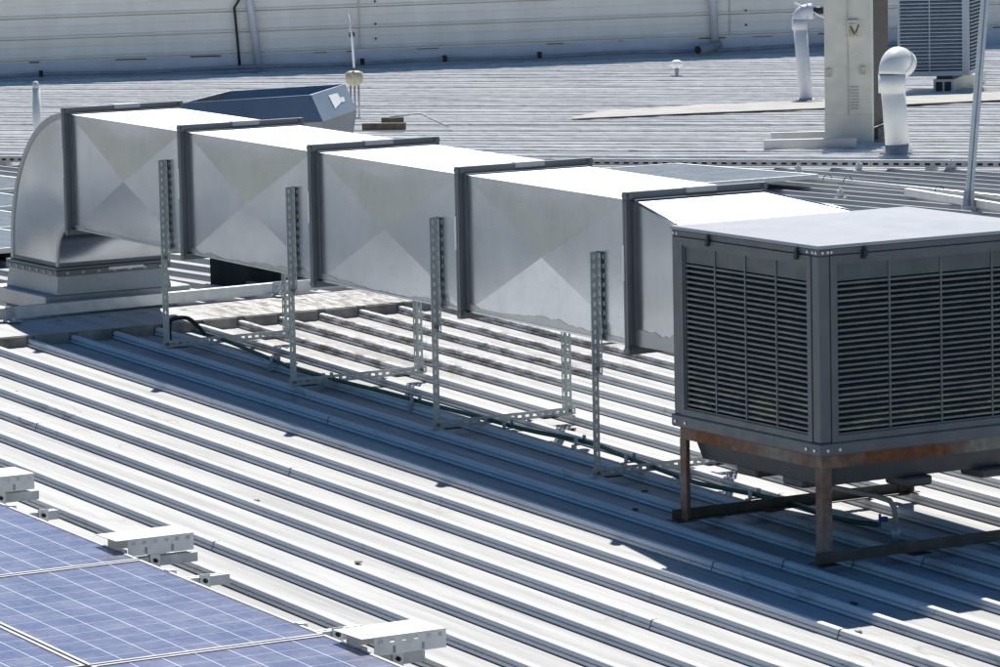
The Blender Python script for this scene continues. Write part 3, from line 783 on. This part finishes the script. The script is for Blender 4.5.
# cowl behind the duct
cw=thing('roof_cowl',(-10.8,2.3,zf(-10.8)),'blue-grey galvanised cowl with slanted open top behind the duct, bearing a white sticker','roof cowl')
U=Vector((0,1,0)); Wd=Vector((-.70,.69,0))
A_=Vector((-10.5,1.79,1.577)); B_=Vector((-10.5,2.822,1.580)); C_=Vector((-11.2,3.475,1.593)); D_=Vector((-11.2,2.503,1.592))
dd=C_-B_; E_=Vector((-10.40,2.86,1.39)); F_=E_+dd; A2=Vector((-10.40,1.62,1.387)); D2=A2+dd
G_=Vector((-10.44,2.82,1.05)); H_=G_+dd; A3=Vector((-10.44,1.80,1.05)); D3=A3+dd
rings=[[A_,B_,C_,D_],[A2,E_,F_,D2],[A3,G_,H_,D3]]
mb=MB()
for r in range(2):
    for i in range(4): mb.face([rings[r+1][i],rings[r+1][(i+1)%4],rings[r][(i+1)%4],rings[r][i]])
ctr=(A_+C_)/2
inn=[[p+(Vector((ctr.x,ctr.y,p.z))-p).normalized()*.02 for p in ring] for ring in rings]
for r in range(2):
    for i in range(4): mb.face([inn[r][i],inn[r][(i+1)%4],inn[r+1][(i+1)%4],inn[r+1][i]])
for i in range(4): mb.face([rings[0][i],rings[0][(i+1)%4],inn[0][(i+1)%4],inn[0][i]])
mb.face([p-Vector((0,0,0)) for p in inn[2]])
mb.build('hood',M['galv_blue'],cw,weld=True)
mb=MB()
lo=[Vector((-10.46,1.95,zf(-10.5)-.03)),Vector((-10.46,2.80,zf(-10.5)-.03)),Vector((-11.16,3.45,zf(-11.2)-.03)),Vector((-11.16,2.6,zf(-11.2)-.03))]
mb.hexa(lo+[Vector((p.x,p.y,1.049)) for p in lo]); mb.build('shaft',M['dark'],cw)
# sticker on the lit cheek
mb=MB(); e1=(C_-B_); e2=(E_-B_); nrm=e1.cross(e2).normalized()
if nrm.z<0: nrm=-nrm
def q(a,b): return B_+e1*a+e2*b+nrm*.004
for pl in ([q(.42,.20),q(.68,.22),q(.70,.55),q(.44,.72)],[q(.70,.40),q(.80,.42),q(.78,.58),q(.70,.58)]):
    mb.face(pl)
mb.build('sticker',M['paper'],cw)

# right-hand cabinet, second cooler, vents
cabO=Vector((-19.379,14.066,zf(-19.379)))
ac=thing('condenser_unit',cabO,'tall dirty cream condenser cabinet with a brown coil side standing beside the white vent pipe','air conditioner')
mb=MB(); Lf=-RGT; Bk=(FWD*.95+RGT*.31).normalized()
def cb(o,a,b,z0,z1,name,mat,par,mbx=None):
    m=mbx or MB(); m.obox(Vector(o)+Vector((0,0,z0)),a[0],b[0],(0,0,1),a[1],b[1],z1-z0)
    return m.build(name,mat,par) if not mbx else None
cab=cb(cabO,(Lf,.49),(Bk,.10),.02,2.0,'side_panel',M['cream'],ac)
cb(cabO+Bk*.101-RGT*.015,(Lf,.46),(Bk,.78),.16,1.98,'coil',M['coil'],ac)
cb(cabO+RGT*.004-FWD*.004,(Lf,.498),(Bk,.06),.0,.30,'lower_cover',M['cream'],ac)
mb=MB(); mb.obox(cabO-FWD*.006-RGT*.24+Vector((0,0,.302)),Lf,-FWD,(0,0,1),.006,.004,1.69); mb.build('panel_seam',M['cream_dirty'],cab)
mb=MB(); mb.obox(cabO-FWD*.002-RGT*.25+Vector((0,0,1.09)),RGT,-FWD,(0,0,1),.12,.035,.20); sw=mb.build('isolator_box',M['cream'],ac)
mb=MB(); mb.obox(cabO-FWD*.038-RGT*.235+Vector((0,0,1.12)),RGT,-FWD,(0,0,1),.09,.006,.14); mb.build('box_face',M['cream_dirty'],sw)
mb=MB(); mb.obox(cabO-FWD*.0445-RGT*.225+Vector((0,0,1.23)),(RGT*.5+Vector((0,0,-1))).normalized(),(RGT-Vector((0,0,-.5))).normalized(),-FWD,.10,.012,.004)
mb.obox(cabO-FWD*.0445-RGT*.17+Vector((0,0,1.16)),(RGT*.4+Vector((0,0,1))).normalized(),(RGT+Vector((0,0,-.4))).normalized(),-FWD,.09,.012,.004); mb.build('switch_lever',M['black'],sw)
for (u,z) in ((-.12,.72),(-.475,.70)):
    mb=MB(); mb.obox(cabO-FWD*.002+RGT*u+Vector((0,0,z)),RGT,-FWD,(0,0,1),.055,.018,.085); mb.build('grip_tab',M['cream_dirty'],ac)
mb=MB()
for k in range(8): mb.obox(cabO-FWD*.002-RGT*.22+Vector((0,0,.36+k*.032)),RGT,-FWD,(0,0,1),.085,.006,.012)
mb.build('vent_slots',M['lead'],cab)
mb=MB()
for z in (.05,.02): pass
mb.obox(cabO+Bk*.1-RGT*.01+Vector((0,0,.03)),RGT,Bk,(0,0,1),.05,.7,.12); mb.build('foot',M['black'],ac)
for (a,b,lab) in (((-19.25,12.62),(-18.55,13.75),'front galvanised channel lying beneath the cream cabinet'),((-20.2,13.35),(-19.9,13.95),'rear galvanised channel lying beneath the cream cabinet')):
    A=P(*a); d=(RGT); L=.95 if 'front' in lab else .62
    mb=MB(); mb.obox(A+Vector((0,0,.02)),d,FWD,(0,0,1),L,.06,.10)
    o=mb.build('support_channel',M['galv_light']); tag(o,lab,'support channel','channels under the cabinet')
# white vent pipe
def vent(name,base,h,r,dirv,label,mat,lean,turn=math.pi/2):
    t=thing(name,base,label,'vent pipe','plastic vent pipes on the back roof')
    b=Vector(base); ln=Vector(lean)
    top=b+Vector((0,0,h))+ln
    mb=MB(); mb.tube([b,top],r,24); mb.build('pipe',mat,t)
    d=Vector(dirv).normalized(); path=[]; R=r*1.12
    for k in range(12):
        a=turn*k/11; path.append(top+d*R*(1-math.cos(a))+Vector((0,0,R*math.sin(a))))
    mb=MB(); mb.tube([top-Vector((0,0,r*1.5)),top],r*1.13,24); mb.tube(path,r*1.1,24); dn=(path[-1]-path[-2]).normalized(); mb.tube([path[-1]-dn*r*.1,path[-1]+dn*r*.8],r*1.16,24)
    mb.build('elbow_cap',mat,t)
    return t,b,path[-1],dn
t,b,e,d=vent('vent_pipe',P(-17.766,13.239),.80,.122,RGT*.5+FWD*.87,'thick white plastic vent pipe with elbow cap in front of the cream cabinet',M['pvc'],RGT*-.055,2.05)
mb=MB(); mb.tube([b+Vector((0,0,.0)),b+Vector((0,0,.02)),b+Vector((0,0,.10))],[.19,.16,.126],24); mb.build('pipe_boot',M['lead'],t)
mb=MB(); mb.tube([e+d*.096,e+d*.100],.10,20); mb.build('opening',M['black'],t)
t,b,e,d=vent('vent_pipe',P(-26.675,18.243),1.02,.085,RGT,'slim pale grey vent pipe with elbow standing left of the cream cabinet',M['pvc_grey'],RGT*-.07)
mb=MB(); mb.tube([e+d*.08,e+d*.20],.05,14); mb.build('outlet',M['black'],t)
mb=MB(); mb.tube([b,b+Vector((0,0,.03))],[.15,.10],20); mb.build('pipe_boot',M['lead'],t)
# white rod braced to it
mb=MB(); q0=P(-26.6,18.1,1.22)+RGT*0; mb.tube([P(-26.7,18.1,1.23),P(-26.7,18.1,1.23)+RGT*.52+Vector((0,0,-.27))],.012,8); o=mb.build('brace_rod',M['pvc']); tag(o,'thin white rod slanting down to the top of the cream cabinet','brace rod')
# second cooler, seen below its middle
b0=Vector((-26.75,19.95,.155))
e2c=thing('evaporative_cooler',b0,'blue-grey louvred cooler raised on blocks behind the white vent pipe','evaporative cooler')
Ls=RGT; wd=.905; ht=1.25
Bk2=(FWD*.96+RGT*.28).normalized()
o2=b0-RGT*.20
mb=MB(); mb.obox(o2+Bk2*.06,Ls,Bk2,(0,0,1),wd,1.0,ht); mb.build('cabinet',M['pad'],e2c)
mb=MB(); mb.obox(o2-Bk2*.004-Ls*.006-Vector((0,0,.03)),Ls,Bk2,(0,0,1),wd+.012,1.08,.06); mb.build('base_rim',M['cool2'],e2c)
mb=MB(); mb.obox(o2-Bk2*.004-Ls*.006+Vector((0,0,ht)),Ls,Bk2,(0,0,1),wd+.012,1.08,.05); mb.build('lid',M['cool_top'],e2c)
mb=MB(); mb.obox(o2+Ls*(wd-.085)+Vector((0,0,.03)),Ls,Bk2,(0,0,1),.085,.06,ht-.03); mb.build('corner_post',M['cool2'],e2c)
mb=MB(); mb.obox(o2+Vector((0,0,.03)),Ls,Bk2,(0,0,1),.03,.06,ht-.03); mb.build('corner_post',M['cool2'],e2c)
mb=MB()
for k in range(26):
    z=.05+k*.0462; a=o2+Ls*.03+Vector((0,0,z)); pr=[(0,0),(0,.012),(.045,.036),(.045,.026)]
    mb.extrude_poly([a+Bk2*m+Vector((0,0,h)) for m,h in pr],Ls*(wd-.115))
mb.build('louvre_slats',M['cool2'],e2c)
mb=MB(); mb.obox(o2+Ls*.40-Bk2*.006+Vector((0,0,.03)),Ls,Bk2,(0,0,1),.014,.006,ht-.03); mb.build('mullion',M['cool2'],e2c)
mb=MB()
for k in range(26):
    z=.05+k*.0462; a=o2+Ls*(wd+.0)+Bk2*.09+Vector((0,0,z)); pr=[(.012,0),(.012,.012),(-.03,.034),(-.03,.024)]
    mb.extrude_poly([a+Ls*m+Vector((0,0,h)) for m,h in pr],Bk2*.8)
mb.build('side_slats',M['cool2'],e2c)
for (q_,lab,m) in ((P(-26.612,20.185),'small dark-fronted block under the blue-grey cooler',.28),(P(-27.3,21.1),'pale stained block behind the small block under the cooler',.30)):
    t=thing('support_block',q_,lab,'block','blocks under the blue-grey cooler')
    mb=MB(); mb.obox(q_-RGT*.02,RGT,Bk2,(0,0,1),.26 if 'dark' in lab else .20,.9,.17); mb.build('block_body',M['cream'],t)
    if 'dark' in lab:
        mb=MB(); mb.obox(q_+RGT*.01+Vector((0,0,.02))-Bk2*.004,RGT,Bk2,(0,0,1),.085,.003,.12); mb.obox(q_+RGT*.12+Vector((0,0,.02))-Bk2*.004,RGT,Bk2,(0,0,1),.085,.003,.12); mb.build('hollow',M['black'],t)
        mb=MB(); mb.obox(q_+RGT*.02+Vector((0,0,.171)),RGT,Bk2,(0,0,1),.2,.5,.06); mb.build('rubber_foot',M['black'],t)
# membrane strip with tapered left end
mb=MB()
qd=[(-25.73,14.17),(-25.25,15.74),(-24.64,17.19),(-24.08,19.30),(-23.97,19.82),(-25.40,20.92),(-25.51,20.38),(-26.08,18.19),(-26.71,16.69),(-26.78,15.29)]
mb.extrude_poly([P(x,y,.031) for x,y in qd],(0,0,.006)); o=mb.build('roof_flashing',M['membrane']); tag(o,'long cream flashing sheet with a pointed left end on the back roof','flashing sheet')

# perforated cable tray
ct=thing('cable_tray',(TX,TY,zf(TX)),'long perforated galvanised cable tray crossing the roof behind the panels','cable tray')
mb=MB()
a0=-4.0; L=18.5
o0=T0+td*a0; o0.z=zf(o0.x)+.055; e0=T0+td*(a0+L); e0.z=zf(e0.x)+.055
Ld=(e0-o0); Ll=Ld.length
mb.slot_strip(o0,Ld,(0,0,1),tn,Ll,.062,.002,.105,.055,.026)
mb.build('side_flange',M['galv_light'],ct); mb=MB()
mb.obox(o0+tn*.198,Ld,tn,(0,0,1),Ll,.003,.012)
mb.build('side_flange',M['galv_light'],ct)
mb=MB(); mb.obox(o0+tn*.003-Vector((0,0,.0)),Ld,tn,(0,0,1),Ll,.196,.003); mb.build('tray_floor',M['galv_blue'],ct)
mb=MB(); mb.tube([o0+tn*.10+Vector((0,0,.02)),e0+tn*.12+Vector((0,0,.02))],.016,8); mb.build('cable',M['black'],ct); mb=MB(); mb.tube([o0+tn*.15+Vector((0,0,.02)),e0+tn*.14+Vector((0,0,.02))],.012,8); mb.build('cable',M['black'],ct)
for k in range(7):
    p=o0+Ld*((k+.5)/7); mb=MB(); mb.obox(p-Vector((0,0,.055)),Ld,tn,(0,0,1),.05,.2,.054); mb.build('tray_foot',M['alu_dull'],ct)

# panels beyond the ridge
def far_panel(x0,x1,ya,yb,lab,h=.15):
    t=thing('solar_panel',((x0+x1)/2,(ya+yb)/2,zf(x0)+h),lab,'solar panel','dusty solar panels beyond the ridge')
    mb=MB(); f=.03
    def slab(mb,xa,xb,y_a,y_b,h0,h1): mb.hexa([P(xa,y_a,h0),P(xb,y_a,h0),P(xb,y_b,h0),P(xa,y_b,h0),P(xa,y_a,h1),P(xb,y_a,h1),P(xb,y_b,h1),P(xa,y_b,h1)])
    slab(mb,x0,x1,ya,ya+f,h-.04,h); slab(mb,x0,x1,yb-f,yb,h-.04,h); slab(mb,x0,x0+f,ya+f,yb-f,h-.04,h); slab(mb,x1-f,x1,ya+f,yb-f,h-.04,h); mb.build('frame',M['alu'],t)
    mb=MB(); slab(mb,x0+f,x1-f,ya+f,yb-f,h-.012,h-.003); mb.build('cell_sheet',M['pv_far'],t)
    mb=MB()
    for yy in (ya+.2,): mb.obox(P(x0+.05,yy,.045),P(x1-.05,yy,.045)-P(x0+.05,yy,.045),(0,1,0),(0,0,1),x1-x0-.1,.04,.06)
    mb.build('under_rail',M['alu_dull'],t)
far_panel(-16.8,-14.45,8.75,9.98,'dusty grey-violet solar panel behind the right end of the duct')
far_panel(-15.15,-13.35,.2,2.35,'dusty solar panel nearest the curved duct at the left picture edge')
far_panel(-17.25,-15.25,1.0,3.15,'second dusty solar panel up from the curved duct at the left edge')
far_panel(-19.25,-17.35,1.9,4.0,'third dusty solar panel up from the curved duct at the left edge')
far_panel(-21.2,-19.35,2.9,4.95,'farthest dusty solar panel at the left edge below the cable tray')

# the array carries on to the left of the view; its dark glass is what the duct's flank mirrors
for (x0,x1,ya,yb) in [(-21.2+1.97*i,-19.28+1.97*i,y,y+2.08) for y in (-4.15,-2.02) for i in range(4)]+[(-13.25+1.95*i,-11.35+1.95*i,y,y+2.08) for y in (-6.3,-4.15) for i in range(2)]:
    far_panel(x0,x1,ya,yb,'dusty solar panel in the array farther left, beyond the picture edge')
# conduit, brackets, ridge-side rail and leaning strut at the right
cd=thing('conduit',(-14,10.3,zf(-14)),'thin grey conduit with wire loops on the roof right of the dusty solar panel','conduit')
A=P(-16.6,10.52,.06); B=P(-10.6,10.02,.06)
mb=MB(); mb.tube([A,B],.016,8); mb.build('pipe',M['alu'],cd)
for k,u in enumerate((.30,.36,.62,.80)):
    p=A+(B-A)*u; mb=MB(); mb.tube([p+Vector((0,-.05+.1*math.cos(a)*.5,.035*math.sin(a)*1.4)) for a in [math.pi*j/8 for j in range(9)]],.004,6); mb.build('wire_loop',M['black'],cd)
for (x,y,lab) in ((-15.9,10.75,'small aluminium roof bracket at the corner of the dusty panel'),(-15.7,11.30,'small aluminium roof bracket between the tray and the conduit'),(-15.2,12.0,'small aluminium roof bracket close to the white vent pipe'),(-13.17,9.32,'stout aluminium bracket standing behind the cooler lid')):
    t=thing('roof_bracket',P(x,y),lab,'roof bracket','small brackets on the roof beyond the ridge')
    mb=MB(); b=P(x,y,.04); mb.box(b-Vector((.035,.04,0)),b+Vector((.035,.04,.012)),.002); mb.build('foot',M['alu'],t)
    mb=MB(); mb.box(b+Vector((-.02,-.028,.0125)),b+Vector((.02,.028,.07)),.003); mb.build('block',M['alu_dull'],t)
    mb=MB(); mb.tube([b+Vector((.0,.0,.07)),b+Vector((0,0,.095))],.008,8); mb.tube([b+Vector((.0,.0,.0705)),b+Vector((0,0,.080))],.016,6,smooth=False); mb.build('bolt',M['alu'],t)
rr=thing('ridge_rail',P(-12,9.5),'short aluminium rail at the foot of the leaning strut on the right','rail')
A=P(-12.9,9.80,.045); B=P(-10.3,9.19,.045); d=(B-A).normalized(); nn=Vector((-d.y,d.x,0))
mb=MB(); mb.obox(A,d,nn,(0,0,1),(B-A).length,.05,.004); mb.obox(A+Vector((0,0,.004)),d,nn,(0,0,1),(B-A).length,.004,.055); mb.obox(A+nn*.046+Vector((0,0,.004)),d,nn,(0,0,1),(B-A).length,.004,.055); mb.obox(A+Vector((0,0,.059)),d,nn,(0,0,1),(B-A).length,.05,.004); mb.build('channel',M['alu'],rr)
mb=MB()
for u in (.55,):
    p=A+(B-A)*u-nn*.02; mb.obox(p,d,nn,(0,0,1),.05,.015,.13)
mb.build('bracket',M['alu_dull'],rr)
lst=thing('leaning_strut',P(-11.5,9.46),'tall aluminium strut leaning to the right behind the cooler','strut')
b=P(-11.53,9.46,.05); tp=b+Vector((-.135,.36,2.35)); dv=(tp-b); L=dv.length; dv.normalize()
side=RGT-dv*RGT.dot(dv); side.normalize(); fr=side.cross(dv).normalized()
if fr.dot(FWD)>0: fr=-fr
mb=MB(); w=.064
mb.obox(b-side*w/2,dv,side,fr,L,w*.42,.03); mb.obox(b+side*(w*.10),dv,side,fr,L,w*.42,.03); mb.obox(b-side*w/2-fr*.012,dv,side,fr,L,w*1.02,.012); mb.build('channel',M['alu'],lst)
mb=MB(); mb.obox(b-side*.05+fr*.032-dv*.02,dv,side,fr,.14,.04,.012); mb.obox(b-side*.06-Vector((0,0,.05)),side,fr,(0,0,1),.12,.06,.05); mb.build('foot_bracket',M['alu_dull'],lst)

# far wall with horizontal cladding
wd=Vector((.385,.923,0)).normalized(); wn=Vector((.923,-.385,0)).normalized(); W0=Vector((-43.27,14.52,0))
wl=thing('clad_wall',W0+wd*8,'cream wall of wide horizontal metal cladding along the back of the roof','wall')
mb=MB(); zb=-.62
def WP(s,n,z): p=W0+wd*s+wn*n; return (p.x,p.y,z+.0085*s)
prof=[(0,zb)]
z=-.115
while z<1.9:
    prof+=[(.004,z-.004),(-.05,z-.002),(-.05,z+.014),(.020,z+.016),(.022,z+.034),(.006,z+.052),(.002,z+.056),(.002,z+.19),(.006,z+.196),(.002,z+.202)]
    z+=.325
prof.append((0,1.9))
S0,S1=-22,34
a=[mb.bm.verts.new(WP(S0,n,z)) for n,z in prof]; b=[mb.bm.verts.new(WP(S1,n,z)) for n,z in prof]
for i in range(len(prof)-1): mb.bm.faces.new([a[i],a[i+1],b[i+1],b[i]])
p0=[WP(S0,0,zb),WP(S1,0,zb),WP(S1,-.25,zb),WP(S0,-.25,zb)]; p1=[WP(S0,0,1.9),WP(S1,0,1.9),WP(S1,-.25,1.9),WP(S0,-.25,1.9)]
for i in (1,2,3): mb.face([p0[i],p0[(i+1)%4],p1[(i+1)%4],p1[i]])
mb.face(p1)
mb.build('cladding',M['plank'],wl,fixn=False)
for s in (-6.5,-.7,5.6,11.5,17.5):
    mb=MB(); mb.hexa([WP(s,.031,-.12),WP(s+.02,.031,-.12),WP(s+.02,.001,-.12),WP(s,.001,-.12),WP(s,.031,1.85),WP(s+.02,.031,1.85),WP(s+.02,.001,1.85),WP(s,.001,1.85)]); mb.build('lap_joint',M['cream'],wl)
mb=MB(); rnd=random.Random(5)
for s in (5.85,11.75):
    for z in (.02,.25,.60): mb.obox(WP(s,.02,z),wd,wn,(0,0,1),.03,.02,.03)
mb.build('cladding_screws',M['black'],wl)
mb=MB()
mb.hexa([WP(S0,.03,-.50),WP(S1,.03,-.50),WP(S1,.0,-.50),WP(S0,.0,-.50),WP(S0,.03,-.145),WP(S1,.03,-.145),WP(S1,.0,-.145),WP(S0,.0,-.145)]); mb.build('apron_flashing',M['pvc_grey'],wl)
mb=MB()
for k in range(26):
    s=-8+k*1.25+rnd.uniform(-.5,.5); w=rnd.uniform(.06,.5); mb.obox(WP(s,.031,-.155+rnd.uniform(-.006,.006)),wd,wn,(0,0,1),w,.006,rnd.uniform(.008,.022))
mb.build('torn_sealant',M['coil'],wl)
# pipes along and down the wall
pp=thing('wall_pipe',WP(4,.1,-.37),'dark pipe lying along the foot of the cream wall','pipe')
mb=MB(); mb.tube([WP(s,.16,-.335+.012*math.sin(s*2.1)) for s in [-3+.5*i for i in range(36)]],.028,8); mb.build('pipe_run',M['lead'],pp)
for s in (.6,5.6,6.9,8.4):
    mb=MB(); mb.obox(WP(s,.12,-.36),wd,wn,(0,0,1),.06,.1,.10); mb.build('saddle',M['black'],pp)
def downpipe(s,r,z0,lab,lean,foot):
    t=thing('downpipe',WP(s,.1,z0),lab,'downpipe','downpipes on the cream wall')
    mb=MB(); mb.tube([WP(s-lean*.8,.10,1.85),WP(s,.10,z0)],r,14); mb.build('pipe',M['pvc_grey'],t)
    if foot=='left': pth=[WP(s+.03,.10,z0+.03),WP(s-.02,.16,z0-.03),WP(s-.75,.30,z0-.05)]; rr_=r*.75
    else: pth=[WP(s+.05,.12,z0+.02),WP(s-.08,.25,z0-.02),WP(s-.35,.50,z0-.035)]; rr_=r*1.25
    mb=MB(); mb.tube(pth,rr_,14); mb.build('shoe',M['lead'],t)
    if foot!='left':
        p,q2=Vector(pth[-2]),Vector(pth[-1]); d=(q2-p).normalized()
        mb=MB(); mb.tube([q2,q2+d*.006],rr_*.82,14); mb.build('shoe_mouth',M['black'],t)
downpipe(4.02,.058,-.36,'pale downpipe with a dark cable hanging just left of it',.32,'left')
downpipe(11.25,.062,-.27,'slim bright downpipe ending in a dark angled shoe',.10,'right')
mb=MB(); mb.tube([WP(3.74,.07,1.8),WP(3.74,.07,.72),WP(3.66,.07,.60),WP(3.70,.07,.0),WP(3.72,.07,-.35)],.022,8); o=mb.build('hanging_cable',M['black']); tag(o,'black cable hanging down the cream wall beside a downpipe','cable')
# aerial mast with a pot
mp=Vector((-28.93,13.06,zf(-28.93)))
ms=thing('mast',mp,'thin pale mast with a pot-shaped base standing behind the cowl','mast')
mb=MB(); mb.tube([mp+Vector((0,0,.62)),mp+Vector((.02,-.03,1.0)),mp+Vector((-.02,-.06,1.28))],.015,10); mb.build('pole',M['pvc_grey'],ms)
mb=MB(); mb.tube([mp+Vector((0,0,.40)),mp+Vector((0,0,.44)),mp+Vector((0,0,.56)),mp+Vector((0,0,.58))],[.05,.11,.11,.06],16); mb.build('pot',M['cream_dirty'],ms)
for k in (-1,0,1):
    mb=MB(); mb.tube([mp+RGT*.05*k,mp+RGT*.05*k+Vector((0,0,.42))],.012,6); mb.build('leg',M['lead'],ms)
mb=MB(); mb.box(mp+Vector((-.02,-.05,1.0)),mp+Vector((.02,.01,1.06))); mb.build('clip',M['black'],ms)
# translucent tube at left
tb=Vector((-25.0,7.06,zf(-25)))
t=thing('vent_tube',tb,'short milky white tube with a cap standing behind the curved duct','vent tube')
mb=MB(); mb.tube([tb,tb+Vector((0,0,.78))],.045,16); mb.build('tube',M['pvc'],t)
mb=MB(); mb.tube([tb+Vector((0,0,.78)),tb+Vector((0,0,.82)),tb+Vector((0,0,.86))],[.038,.038,.02],16); mb.build('cap',M['pvc_grey'],t)
# little ball-top vent on the back roof
vb=Vector((-33.8,20.9,zf(-33.8)))
t=thing('roof_vent',vb,'tiny pale ball-topped vent alone on the back roof','roof vent')
mb=MB(); mb.tube([vb,vb+Vector((0,0,.12))],.03,8); mb.build('stem',M['lead'],t)
mb=MB(); mb.tube([vb+Vector((0,0,.12)),vb+Vector((0,0,.15)),vb+Vector((0,0,.20)),vb+Vector((0,0,.23))],[.04,.09,.09,.04],12); mb.build('ball',M['white'],t)
# timber scraps and bent wire beside the cowl
for (x,y,L,w,h,ang,lab) in ((-26.05,11.60,.50,.12,.08,.95,'long weathered timber offcut right of the cowl'),(-26.4,12.05,.26,.14,.11,1.1,'short dark timber block right of the cowl')):
    p=P(x,y,.03); d=Vector((math.cos(ang),math.sin(ang),0)); mb=MB(); mb.obox(p,d,Vector((-d.y,d.x,0)),(0,0,1),L,w,h); o=mb.build('timber_offcut',M['wood']); tag(o,lab,'timber','timber scraps beside the cowl')
mb=MB(); p=P(-26.1,12.0,.04); mb.tube([p+RGT*.0+Vector((0,0,.12)),p+RGT*.35+Vector((0,0,.16)),p+RGT*.62+Vector((0,0,.02)),p+RGT*.68+Vector((0,0,.0))],.012,6); o=mb.build('bent_wire',M['lead']); tag(o,'thin bent wire lying beside the timber offcuts','wire')
# sheet-lap joints on the near ribs at lower right and debris
for (x,y,lab) in ((-.9,.0,0),):
    pass
rnd=random.Random(21)
spots=[(-6.9,-1.25),(-3.05,-1.35),(-1.4,-1.9),(.6,-.3),(-.15,-.02),(-4.0,1.1),(-3.2,1.45),(-5.2,1.35),(-1.8,.0),(1.1,-.55),(-2.2,.3)]
labs=['dark leaf on the sunlit roof by the left edge','dark twig scrap on a sunlit pan left of the cover boxes','small leaf on the sunlit ribs below the shade','dark scrap on the shaded roof near the right edge','leaf scrap below the cooler stand','dark round scrap on the sunlit pans under the duct','leaf scrap on sunlit pans behind a duct support','dark crumb near the ridge under the duct','small scrap in the duct shade','dark scrap at the edge of the cooler shadow','leaf crumb beside the green hose']
for (x,y),lab in zip(spots,labs):
    mb=MB(); n=7; z=zn(x); k=round((y-RY0-SKEW*x-.12)/PITCH); y=RY0+PITCH*k+SKEW*x+.09+rnd.uniform(.02,.12)
    r=rnd.uniform(.012,.024); vs=[(x+r*1.8*math.cos(6.283*i/n)*rnd.uniform(.6,1),y+r*math.sin(6.283*i/n)*rnd.uniform(.6,1),z+.003+rnd.uniform(0,.008)) for i in range(n)]
    mb.extrude_poly(vs,(0,0,.004)); o=mb.build('leaf_scrap',M['wood']); tag(o,lab,'leaf scrap','dry scraps on the roof')

# ------------------------------------------------------------------ camera
M3=((0.5040,0.8635,-0.0210),(-0.098,0.081,0.992),(-0.858,0.498,-0.126))
yaw,pitch,roll=2.6154972,0.1260271,-0.0211861
f=Vector((math.cos(yaw)*math.cos(pitch),math.sin(yaw)*math.cos(pitch),-math.sin(pitch)))
r=f.cross(Vector((0,0,1))).normalized(); u=r.cross(f)
c_,s_=math.cos(roll),math.sin(roll)
r2=r*c_+u*s_; u2=u*c_-r*s_
cam=bpy.data.cameras.new('Camera'); co=bpy.data.objects.new('Camera',cam); COL.objects.link(co)
co.matrix_world=Matrix(((r2.x,u2.x,-f.x,15.930),(r2.y,u2.y,-f.y,-10.991),(r2.z,u2.z,-f.z,3.5891),(0,0,0,1)))
cam.sensor_fit='HORIZONTAL'; cam.sensor_width=36; cam.lens=148.585; cam.clip_end=2000; cam.clip_start=.1
scene.camera=co

# ------------------------------------------------------------------ light
SD=Vector((-.993,.722,1.6)).normalized()
sun=bpy.data.lights.new('Sun','SUN'); sun.energy=5.0; sun.angle=math.radians(.5); sun.color=(1,.97,.91)
so=bpy.data.objects.new('Sun',sun); COL.objects.link(so); so.rotation_euler=SD.to_track_quat('Z','Y').to_euler()
w=bpy.data.worlds.new('World'); scene.world=w; w.use_nodes=True
nt=w.node_tree; bg=nt.nodes['Background']; sk=nt.nodes.new('ShaderNodeTexSky'); sk.sky_type='NISHITA'; sk.sun_disc=False
sk.sun_elevation=math.asin(SD.z); sk.sun_rotation=math.atan2(SD.x,SD.y); sk.air_density=1.0; sk.dust_density=.3; sk.ozone_density=3.5
hs_=nt.nodes.new('ShaderNodeHueSaturation'); hs_.inputs['Saturation'].default_value=1.25; nt.links.new(sk.outputs[0],hs_.inputs['Color']); nt.links.new(hs_.outputs[0],bg.inputs[0]); bg.inputs[1].default_value=.060
scene.view_settings.view_transform='Standard'; scene.view_settings.look='None'; scene.view_settings.exposure=.50; scene.view_settings.gamma=1
scene.render.engine='CYCLES'
scene.cycles.max_bounces=8
